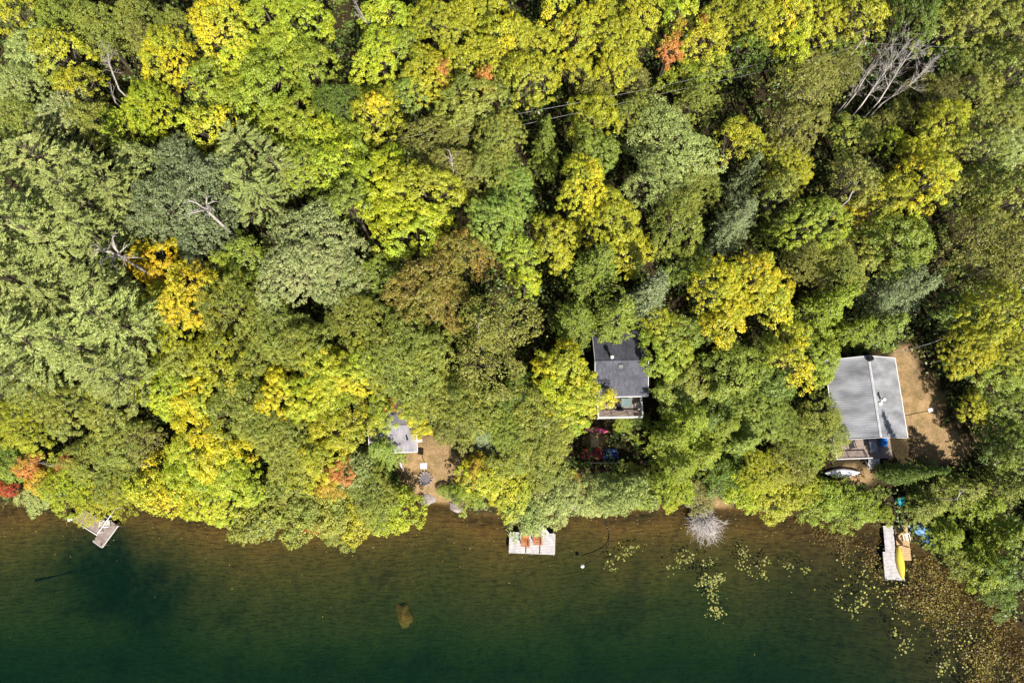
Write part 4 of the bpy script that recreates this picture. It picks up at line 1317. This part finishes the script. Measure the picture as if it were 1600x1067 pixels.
# triangular gangway end
mb = MB(); mb.prism([(L * .66, Wd + .02), (L - .75, Wd + .02), (L * .68, Wd + 1.0), (L * .66, Wd + 1.0)], DZ - .09, DZ - .03); mb.build('gangway', M['dock_grey'], t)
mb = MB(); mb.tube([(L - .72, Wd + .02, DZ + .02), (L * .68, Wd + 1.05, DZ + .02)], .05, 6); mb.tube([(L * .66, Wd + .02, DZ + .02), (L * .655, Wd + 1.05, DZ + .02)], .05, 6); mb.build('gangway_rail', M['white_paint'], t)
gc = 'orange wooden chairs on the dock'
adirondack('dock_chair', P(840, 843, DZ), rz + .03, M['orange_wood'], 'orange wooden chair on the wide dock, right of the other and clear of leaves', gc, 1.12)
adirondack('dock_chair', P(821, 846, DZ), rz - .05, M['orange_wood'], 'orange wooden chair on the wide dock, half covered by overhanging leaves', gc, 1.12)

# right dock
a, rz, L = dock_from((1384, 904), (1413, 905), DZ)
t = empty('dock', (a.x, a.y, 0), rz + .0, 'narrow pale stepped dock carrying the yellow canoe at the weedy shore', 'dock')
k = L / 29
Hd = (P(1384, 862, DZ) - P(1384, 904, DZ)).length; Hu = (P(1387, 822, DZ) - P(1384, 904, DZ)).length
planks('deck', 0, L * .98, 0, Hd, DZ - .025, M['dock_grey'], t, 'x', .15)
planks('deck', k * 3, k * 19, Hd + .02, Hu, DZ - .02, M['dock_grey'], t, 'x', .15)
mb = MB(); mb.box(L / 2, -.035, DZ - .08, L, .06, .18); mb.box(-.035, Hd / 2, DZ - .08, .06, Hd, .18); mb.box(L * .98 + .035, Hd / 2, DZ - .08, .06, Hd, .18); mb.build('dock_frame', M['white_wood'], t)
posts(t, [(.1, -.1), (L - .1, -.1), (k * 2.4, Hd + .3), (k * 19.5, Hu - .4), (-.1, Hd * .5)], DZ, M['dock_brown'], .05)
mb = MB(); mb.tube([(L * .55, -.12, DZ - .2), (L * .55, -.15, DZ + .15), (L * .62, -.12, DZ + .25), (L * .75, -.12, DZ + .25), (L * .8, -.15, DZ + .15), (L * .8, -.12, DZ - .2)], .025, 6); mb.build('ladder', M['grey_metal'], t)
gt = 'tan chairs beside the narrow dock'
for (px, py, r_, mt, lb) in [(1406, 840, .05, 'tan_wood', 'tan chair on the upper narrow part of the stepped dock'), (1412, 851, 1.5, 'tan_wood', 'tan chair on the small side platform beside the canoe')]:
    adirondack('dock_chair', P(px, py, DZ), r_, M[mt], lb, gt, .9)
lounge_chair('dock_chair', P(1411.5, 838, DZ - .0), .1, M['white_paint'], M['cushion'], 'white chair beside a tan chair on the stepped dock')
a2 = P(1415, 852, DZ - .03)
t = empty('platform', (a2.x, a2.y, 0), 0, 'small tan wooden platform joined to the stepped dock beside the canoe', 'platform')
planks('deck', -1.0, .45, -1.6, 2.2, DZ - .055, M['tan_wood'], t, 'x', .2)
posts(t, [(.35, -1.4), (.35, 2.0)], DZ, M['dock_brown'], .05, up=-.1)

# left dock: a floating board section and a fixed walk from the shore
a, rz, L = dock_from((159, 855), (184, 821), DZ)
t = empty('dock', (a.x, a.y, 0), rz, 'brown L-shaped dock with a pale rail reaching from the left shore', 'dock')
Wd = (P(144, 847, DZ) - P(159, 855, DZ)).length
planks('deck', 0, L, 0, Wd, DZ - .025, M['dock_brown'], t, 'y', .15)
mb = MB(); mb.box(L / 2, -.035, DZ - .06, L, .06, .16); mb.box(-.035, Wd / 2, DZ - .06, .06, Wd, .16); mb.build('dock_frame', M['white_wood'], t)
inv = Matrix.Rotation(-rz, 4, 'Z') @ Matrix.Translation(-Vector((a.x, a.y, 0)))
w0, w1 = inv @ P(112, 811, DZ + .1), inv @ P(152, 836, DZ + .1)
w2 = inv @ P(182, 792, DZ + 1.0); w3 = inv @ P(152, 834, DZ + 1.0)
dvec = (w1 - w0); dl_ = dvec.length; ang = math.atan2(dvec.y, dvec.x)
wk = MB()
for i in range(9):
    off = Vector((-math.sin(ang), math.cos(ang), 0)) * (i * .17 + .09)
    m_ = (w0 + w1) / 2 + off
    wk.box(m_.x, m_.y, DZ + .03, dl_ - .15 * i, .15, .05, ang)
wk.build('walkway', M['dock_brown'], t)
mb = MB(); mb.tube([w0, w1], .06, 6); mb.build('walkway_edge', M['white_wood'], t)
mb = MB(); mb.tube([w3, w2], .055, 6)
for f in (.05, .35, .65, .95):
    q = w3.lerp(w2, f); mb.tube([(q.x, q.y, -.8), (q.x, q.y, q.z)], .04, 6)
mb.build('railing', M['white_paint'], t)
mb = MB(); q = w0; mb.tube([(q.x, q.y, -1), (q.x, q.y, DZ + .7)], .12, 8); mb.tube([(q.x - .3, q.y + .1, DZ + .2), (q.x + .2, q.y + .25, DZ + .45)], .12, 8); mb.build('bumper', M['white_plastic'], t)
posts(t, [(.15, .15), (L - .15, .12), (.15, Wd - .12)], DZ, M['dock_brown'], .05)
mb = MB(); q = inv @ P(172, 812, DZ)
for s_ in (-.22, .22): mb.tube([(q.x + s_, q.y, DZ), (q.x + s_, q.y + .1, DZ + .8), (q.x + s_, q.y + .5, DZ + .8), (q.x + s_, q.y + .6, -.4)], .03, 6)
mb.build('ladder', M['white_paint'], t)
q = P(168, 814, DZ)
lounge_chair('dock_chair', P(169, 818, DZ), rz + .6, M['white_paint'], M['cushion'], 'pale folding chair on the brown L-shaped dock')


# ------------------------------------------------------------------ small things on the shore
c = G(662, 728)
c = P(662, 728, c.z + 1.9); gz = zgf(c.x, c.y)
t = empty('bird_feeder', (c.x, c.y, gz), 0, 'white box on a thin post in the sandy clearing', 'bird feeder')
mb = MB(); mb.tube([(0, 0, -.2), (0, 0, 1.68)], .035, 7); mb.build('post', M['dark_metal'], t)
mb = MB(); mb.box(0, 0, 1.80, .55, .48, .24); b_ = mb.build('box', M['white_paint'], t)
mb = MB()
for s_ in (-1, 1): mb.box(s_ * .17, 0, 1.99, .40, .62, .03, 0, Matrix.Rotation(s_ * .3, 4, 'Y'))
mb.build('roof', M['white_plastic'], t)
c = G(665, 748)
t = empty('fire_pit', c, 0, 'ring of grey stones around ash in the sandy clearing', 'fire pit')
mb = MB()
for k in range(13):
    a_ = 6.283 * k / 13; mb.box(.72 * math.cos(a_), .72 * math.sin(a_), .08, .3 * rng.uniform(.8, 1.2), .24, .24, a_ + rng.uniform(-.3, .3), Matrix.Rotation(rng.uniform(-.3, .3), 4, 'X'))
mb.build('stone_ring', M['stone'], t, bevel=.05)
mb = MB(); mb.tube([(0, 0, -.05), (0, 0, .05)], .58, 16); mb.build('ash_bed', M['ash'], t)
a, b = G(623, 718), G(631, 735)
t = empty('log', (a + b) / 2 + Vector((0, 0, .12)), math.atan2(b.y - a.y, b.x - a.x), 'pale bleached log lying below the small pale-roofed cabin', 'log')
mb = MB(); l_ = (b - a).length / 2; mb.tube([(-l_, 0, 0), (-l_ * .3, .05, .02), (l_ * .4, -.04, 0), (l_, .03, .02)], [.13, .14, .12, .09], 9); mb.build('trunk', M['white_wood'], t)
a, b = G(640, 683), G(652, 692)
t = empty('woodpile', G(650, 690), .2, 'short stack of pale boards beside the small pale-roofed cabin', 'boards')
mb = MB()
for k in range(5): mb.box(0, rng.uniform(-.05, .05), .05 + .09 * k, 1.5, .3 - .03 * k, .07, rng.uniform(-.1, .1))
mb.build('board', M['white_wood'], t)
c = G(1404, 783)
t = cooler('storage_bin', c, .4, M['teal_plastic'], 'small teal bin on shaded ground above the stepped dock'); t.scale = (.9, 1.3, .9)


def tarp(px, py, w, d, h, mat, label):
    c = G(px, py)
    t = empty('covered_boat', c, rng.uniform(-.3, .3) + 1.2, label, 'tarp')
    n = 14; mb = MB()
    for i in range(n):
        for j in range(n):
            u, v = -1 + 2 * i / (n - 1), -1 + 2 * j / (n - 1)
            e = max(abs(u), abs(v))
            z = h * (1 - e ** 3) * (.75 + .25 * math.cos(v * 1.6)) + .05 * float(rng.normal()) * (1 - e)
            mb.v.append((u * w / 2 * (1 + .05 * rng.normal()), v * d / 2 * (1 + .04 * rng.normal()), max(z, .02)))
    for i in range(n - 1):
        for j in range(n - 1):
            q = i * n + j; mb.f.append((q, q + n, q + n + 1, q + 1)); mb.sm.append(True)
    o = mb.build('tarp', mat, t)
    mb = MB(); mb.tube([(0, -d / 2 + .05, .06), (0, 0, h * .55), (0, d / 2 - .05, .06)], .05, 6); mb.build('frame', M['tan_wood'], t)
    return t


tarp(1440, 828, 1.4, 2.4, .8, M['pale_blue_tarp'], 'pale blue tarp draped over something right of the stepped dock')
tarp(1452, 843, 1.0, 1.4, .5, M['blue_tarp'], 'smaller blue tarp just below the pale blue tarp')

# buoy, hose, sunken log, rock
c = P(910, 884, .1)
t = empty('buoy', (c.x, c.y, 0), 0, 'small white buoy floating right of the dock with orange chairs', 'buoy')
me = MB()
for i in range(9):
    for j in range(12):
        v, u = math.pi * i / 8, 2 * math.pi * j / 12
        me.v.append((.22 * math.sin(v) * math.cos(u), .22 * math.sin(v) * math.sin(u), .10 + .20 * math.cos(v)))
for i in range(8):
    for j in range(12): me.f.append((i * 12 + j, (i + 1) * 12 + j, (i + 1) * 12 + (j + 1) % 12, i * 12 + (j + 1) % 12)); me.sm.append(True)
me.build('float', M['white_plastic'], t)
mb = MB(); mb.tube([(0, 0, .28), (0, 0, .42)], .04, 6); mb.build('eye', M['dark_metal'], t)
pts = [P(*q, -.12) for q in ((940, 800), (947, 815), (952, 833), (952, 850), (944, 864), (930, 874), (915, 881))]
pts = [Vector((p.x, p.y, max(zgf(p.x, p.y) + .06, -.35))) for p in pts]
mb = MB(); mb.tube(pts, .045, 6); tag(mb.build('water_hose', M['black_hose']), 'dark hose curving through the shallow water to a white buoy', 'hose')
a, b = P(50, 910, -1.6), P(102, 896, -1.6)
a.z = zgf(a.x, a.y) + .15; b.z = zgf(b.x, b.y) + .15
t = empty('log', (a + b) / 2, math.atan2(b.y - a.y, b.x - a.x), 'dark sunken log under water left of the L-shaped dock', 'log')
mb = MB(); l_ = (b - a).length / 2; mb.tube([(-l_, 0, (a.z - b.z) / 2), (0, .06, 0), (l_, -.05, (b.z - a.z) / 2)], [.16, .13, .06], 8); mb.build('trunk', M['sunken_wood'], t)


def rock(px, py, z, rx, ry, rz_, ang, mat, label, name='rock'):
    p = P(px, py, z)
    me = MB(); n, m = 14, 20
    for i in range(n):
        for j in range(m):
            v, u = math.pi * i / (n - 1), 2 * math.pi * j / m
            q = np.array([math.sin(v) * math.cos(u), math.sin(v) * math.sin(u), math.cos(v)])
            k = 1 + .55 * float(vnoise(q[0] * 1.7 + px, q[1] * 1.7 + q[2])) + .3 * float(vnoise(q[0] * 4 + px, q[1] * 4 + q[2] * 3))
            me.v.append((q[0] * rx * k, q[1] * ry * k, q[2] * rz_ * k))
    for i in range(n - 1):
        for j in range(m): me.f.append((i * m + j, (i + 1) * m + j, (i + 1) * m + (j + 1) % m, i * m + (j + 1) % m)); me.sm.append(True)
    o = me.build(name, mat, None, (p.x, p.y, z)); o.rotation_euler = (0, 0, ang)
    return tag(o, label, 'rock')


rock(630, 958, -2.7, 1.75, .95, .8, -1.15, M['rock_sunken'], 'large tan boulder glowing under the deep green water')
rock(638, 990, -4.1, 1.0, .7, .7, -1.3, M['rock_sunken'], 'fainter sunken boulder just below the large tan one')
rock(905, 791, .1, 1.0, .5, .35, .1, M['stone'], 'flat dark grey rock at the waterline right of the wide dock')
rock(1080, 786, .1, .9, .5, .3, .2, M['stone'], 'low grey rock at the waterline left of the bare bush')
rock(668, 779, .1, 1.2, .6, .3, .1, M['stone'], 'pale grey shore rock below the sandy clearing')
rock(712, 792, .05, 1.0, .5, .25, -.5, M['stone'], 'smaller brown grey shore rock right of the pale one')
rock(435 / 2 + 20, 790, .1, .6, .4, .3, .5, M['stone'], 'small grey rock at the shore under the lime shrubs')
rock(1000, 788, .1, .6, .4, .25, .3, M['stone'], 'small rock at the shore below the pale shrubs')

# power poles and wires
for (px, py, lb) in [(1346, 70, 'grey wooden utility pole standing by the leaning white birches')]:
    top = P(1352, 57, 11.6); g = zgf(top.x, top.y)
    t = empty('utility_pole', (top.x, top.y, g), 0, lb, 'utility pole')
    mb = MB(); mb.tube([(0, 0, -.4), (0, 0, 11.6 - g)], [.17, .12], 9); mb.build('pole', M['pole_wood'], t)
    mb = MB(); mb.box(0, 0, 11.3 - g, .12, 2.0, .12); mb.build('crossarm', M['pole_wood'], t)
    for y in (-.85, .85):
        mb = MB(); mb.tube([(0, y, 11.36 - g), (0, y, 11.55 - g)], .06, 8); mb.build('insulator', M['white_paint'], t)
    T0 = top
for k, (dy, lp, rp, lb) in enumerate([(.85, [(1200, 97), (1010, 140), (800, 180), (600, 222)], (1640, 62), 'upper power line crossing above the trees at the top right'),
                                   (-.85, [(1200, 110), (1060, 141), (850, 188), (640, 232)], (1640, 76), 'lower power line running beside the upper one')]):
    pts = [P(*q, 11.0) for q in lp[::-1]] + [Vector((T0.x, T0.y + dy, 11.55)), P(*rp, 11.0)]
    fine = []
    for i in range(len(pts) - 1):
        for j in range(6):
            f = j / 6; q = pts[i].lerp(pts[i + 1], f); q.z -= .25 * 4 * f * (1 - f) * (1 if i >= 3 else .2); fine.append(q)
    fine.append(pts[-1])
    mb = MB(); mb.tube(fine, .014, 5); tag(mb.build('power_line', M['cable']), lb, 'power line')
# service wire to the metal cabin
a, b = Vector(place_local(metal, 2.6, 4.6, 5.0)), P(1452, 537, 8)
mb = MB(); mb.tube([a, a.lerp(b, .5) - Vector((0, 0, .3)), b, P(1600, 480, 10)], .018, 5); tag(mb.build('service_wire', M['cable']), 'thin wire running from the metal-roofed cabin into the dark trees', 'wire')


# ------------------------------------------------------------------ water plants
def pads(px_list, spread, n, size):
    cen = []
    for (a_, b_) in px_list:
        p = P(a_, b_, .02)
        k = n // len(px_list)
        q = np.stack([p.x + rng.normal(size=k) * spread, p.y + rng.normal(size=k) * spread, np.full(k, .02)], 1)
        cen.append(q)
    cen = np.concatenate(cen); n = len(cen)
    cen[:, 2] += rng.uniform(0, .02, n)
    return cen, size * rng.uniform(.6, 1.3, n)


def pad_mesh(name, cen, size, tilt=.12):
    n = len(cen)
    m = 7
    nrm = np.array([0, 0, 1.]) + rng.normal(size=(n, 3)) * tilt
    nrm /= np.linalg.norm(nrm, axis=1, keepdims=True)
    t = np.cross(nrm, np.array([0, 1., 0])); t /= np.linalg.norm(t, axis=1, keepdims=True); b = np.cross(nrm, t)
    ph = rng.uniform(0, 6.28, n)
    V = []
    for j in range(m):
        a_ = ph + 5.7 * j / (m - 1)
        V.append(cen + (t * np.cos(a_)[:, None] + b * np.sin(a_)[:, None]) * (size / 2)[:, None])
    V = np.stack(V + [cen], 1).reshape(-1, 3)
    f = np.arange(n * (m + 1)).reshape(n, m + 1)
    me = np_mesh(name, V, f, M['leaf'])
    at_ = np.stack([rng.uniform(size=n), rng.uniform(size=n), rng.uniform(size=n)], 1).astype(np.float32)
    a2_ = me.attributes.new('leaf', 'FLOAT_VECTOR', 'FACE'); a2_.data.foreach_set('vector', at_.ravel())
    return me


PATCH = [([(975, 862), (988, 858), (970, 868)], 'small lily pad patch nearest the dock with orange chairs', 45), ([(952, 880), (958, 888)], 'thin scatter of lily pads just right of the white buoy', 22),
         ([(1065, 868), (1075, 872), (1060, 878), (1080, 866)], 'loose lily pad patch below the bare bush', 55), ([(1045, 890), (1102, 878), (1112, 880)], 'sparse lily pads beside the bare bush, lowest row', 30),
         ([(1095, 912), (1105, 906), (1118, 905), (1126, 900), (1115, 918)], 'dense crescent of lily pads at the centre right of the lake', 120), ([(1108, 928), (1115, 936)], 'small string of lily pads under the dense crescent', 30),
         ([(1115, 955), (1122, 952), (1126, 960)], 'round clump of lily pads furthest from the shore', 60), ([(1160, 858), (1163, 868), (1158, 880)], 'upright streak of lily pads right of the bare bush', 45),
         ([(1190, 885), (1196, 878), (1192, 900), (1170, 892)], 'ragged lily pads left of the brown weed bed', 55), ([(1232, 885), (1260, 890)], 'few lily pads between the ragged patch and weed bed', 30),
         ([(1340, 945), (1352, 940), (1332, 955), (1310, 935)], 'lily pad ring left of the weed bed, below the stepped dock', 70), ([(1400, 990), (1420, 1005), (1410, 1015)], 'faint scatter of lily pads near the bottom right corner', 45),
         ([(1470, 1050), (1480, 1035)], 'lily pads along the weed bed edge at the bottom', 40)]
cs, ss = zip(*[pads(pl, .34, n_, .18) for pl, lb, n_ in PATCH])
o = bpy.data.objects.new('lily_pads', pad_mesh('lily_pads', np.concatenate(cs), np.concatenate(ss))); COL.objects.link(o); tag(o, kind='stuff')
o.color = (*lin((168, 164, 82)), 1); o['tint'] = list(lin((112, 122, 56)))

# weed bed along the right shore
bed_px = [(1230, 808), (1262, 806), (1335, 818), (1375, 826), (1420, 848), (1465, 876), (1522, 918), (1564, 950), (1604, 990), (1680, 1090), (1560, 1110), (1505, 1067), (1500, 1030), (1470, 985), (1420, 945), (1370, 905), (1330, 875), (1290, 850), (1262, 832)]
poly = np.array([(P(*q, 0).x, P(*q, 0).y) for q in bed_px])


def inside(x, y, poly):
    r = np.zeros(len(x), bool); n = len(poly); j = n - 1
    for i in range(n):
        xi, yi = poly[i]; xj, yj = poly[j]
        r ^= ((yi > y) != (yj > y)) & (x < (xj - xi) * (y - yi) / (yj - yi + 1e-12) + xi); j = i
    return r


n = 95000
wx, wy = rng.uniform(poly[:, 0].min(), poly[:, 0].max(), n), rng.uniform(poly[:, 1].min(), poly[:, 1].max(), n)
jx, jy = wx + vnoise(wx * .7, wy * .7) * 3, wy + vnoise(wx * .7 + 40, wy * .7) * 3
dens = np.clip(.55 + vnoise(wx * .55 + 5, wy * .55) * 1.6 + vnoise(wx * 1.7, wy * 1.7) * .9, 0.05, 1)
k_ = inside(jx, jy, poly) & (rng.uniform(size=n) < dens)
# keep the docks clear
for (a_, b_, rx, ry) in [(1395, 842, 1.05, 2.7), (1399, 884, 1.4, 2.2), (1412, 852, .9, 2.4)]:
    q = P(a_, b_, .3); k_ &= (np.abs(wx - q.x) > rx) | (np.abs(wy - q.y) > ry)
wx, wy = wx[k_], wy[k_]; nn = len(wx)
cen = np.stack([wx, wy, np.maximum(zg(wx, wy), 0) + rng.uniform(.02, .42, nn) ** 1.3], 1)
att = np.stack([rng.uniform(size=nn), np.clip(.5 + vnoise(wx * .5, wy * .5) * 1.6 + rng.normal(size=nn) * .2, 0, 1), rng.uniform(size=nn)], 1)
wm = leaf_mesh('weed_bed', cen, np.array([0, 0, .6]) + rng.normal(size=(nn, 3)) * .5, rng.uniform(.07, .23, nn), att, .6)
o = bpy.data.objects.new('weed_bed', wm); COL.objects.link(o); tag(o, kind='stuff')
o.color = (*lin((152, 134, 66)), 1); o['tint'] = list(lin((104, 82, 46)))
cen, sz = pads([tuple(q) for q in [(1345, 890), (1365, 905), (1395, 925), (1420, 938), (1440, 960), (1480, 985), (1500, 1010), (1520, 1040), (1460, 930), (1500, 960), (1540, 1000), (1420, 920), (1550, 1040), (1580, 1050)]], 1.5, 650, .19)
o = bpy.data.objects.new('bed_lily_pads', pad_mesh('bed_lily_pads', cen + np.array([0, 0, .1]), sz, .3)); COL.objects.link(o); tag(o, kind='stuff')
o.color = (*lin((176, 168, 80)), 1); o['tint'] = list(lin((122, 122, 54)))
# flecks of fallen leaves floating near the shore
n = 500
lx = rng.uniform(-62, 36, n); ly = np.interp(lx, SHX, SHY) - rng.exponential(2.2, n) - .3
cen = np.stack([lx, ly, np.full(n, .015) + rng.uniform(0, .01, n)], 1)
me = pad_mesh('floating_leaves', cen, rng.uniform(.04, .12, n), .02)
o = bpy.data.objects.new('floating_leaves', me); COL.objects.link(o); tag(o, kind='stuff')
o.color = (*lin((190, 170, 90)), 1); o['tint'] = list(lin((120, 100, 60)))

for o_ in list(bpy.data.objects):
    if 'dims' in o_.keys(): del o_['dims']
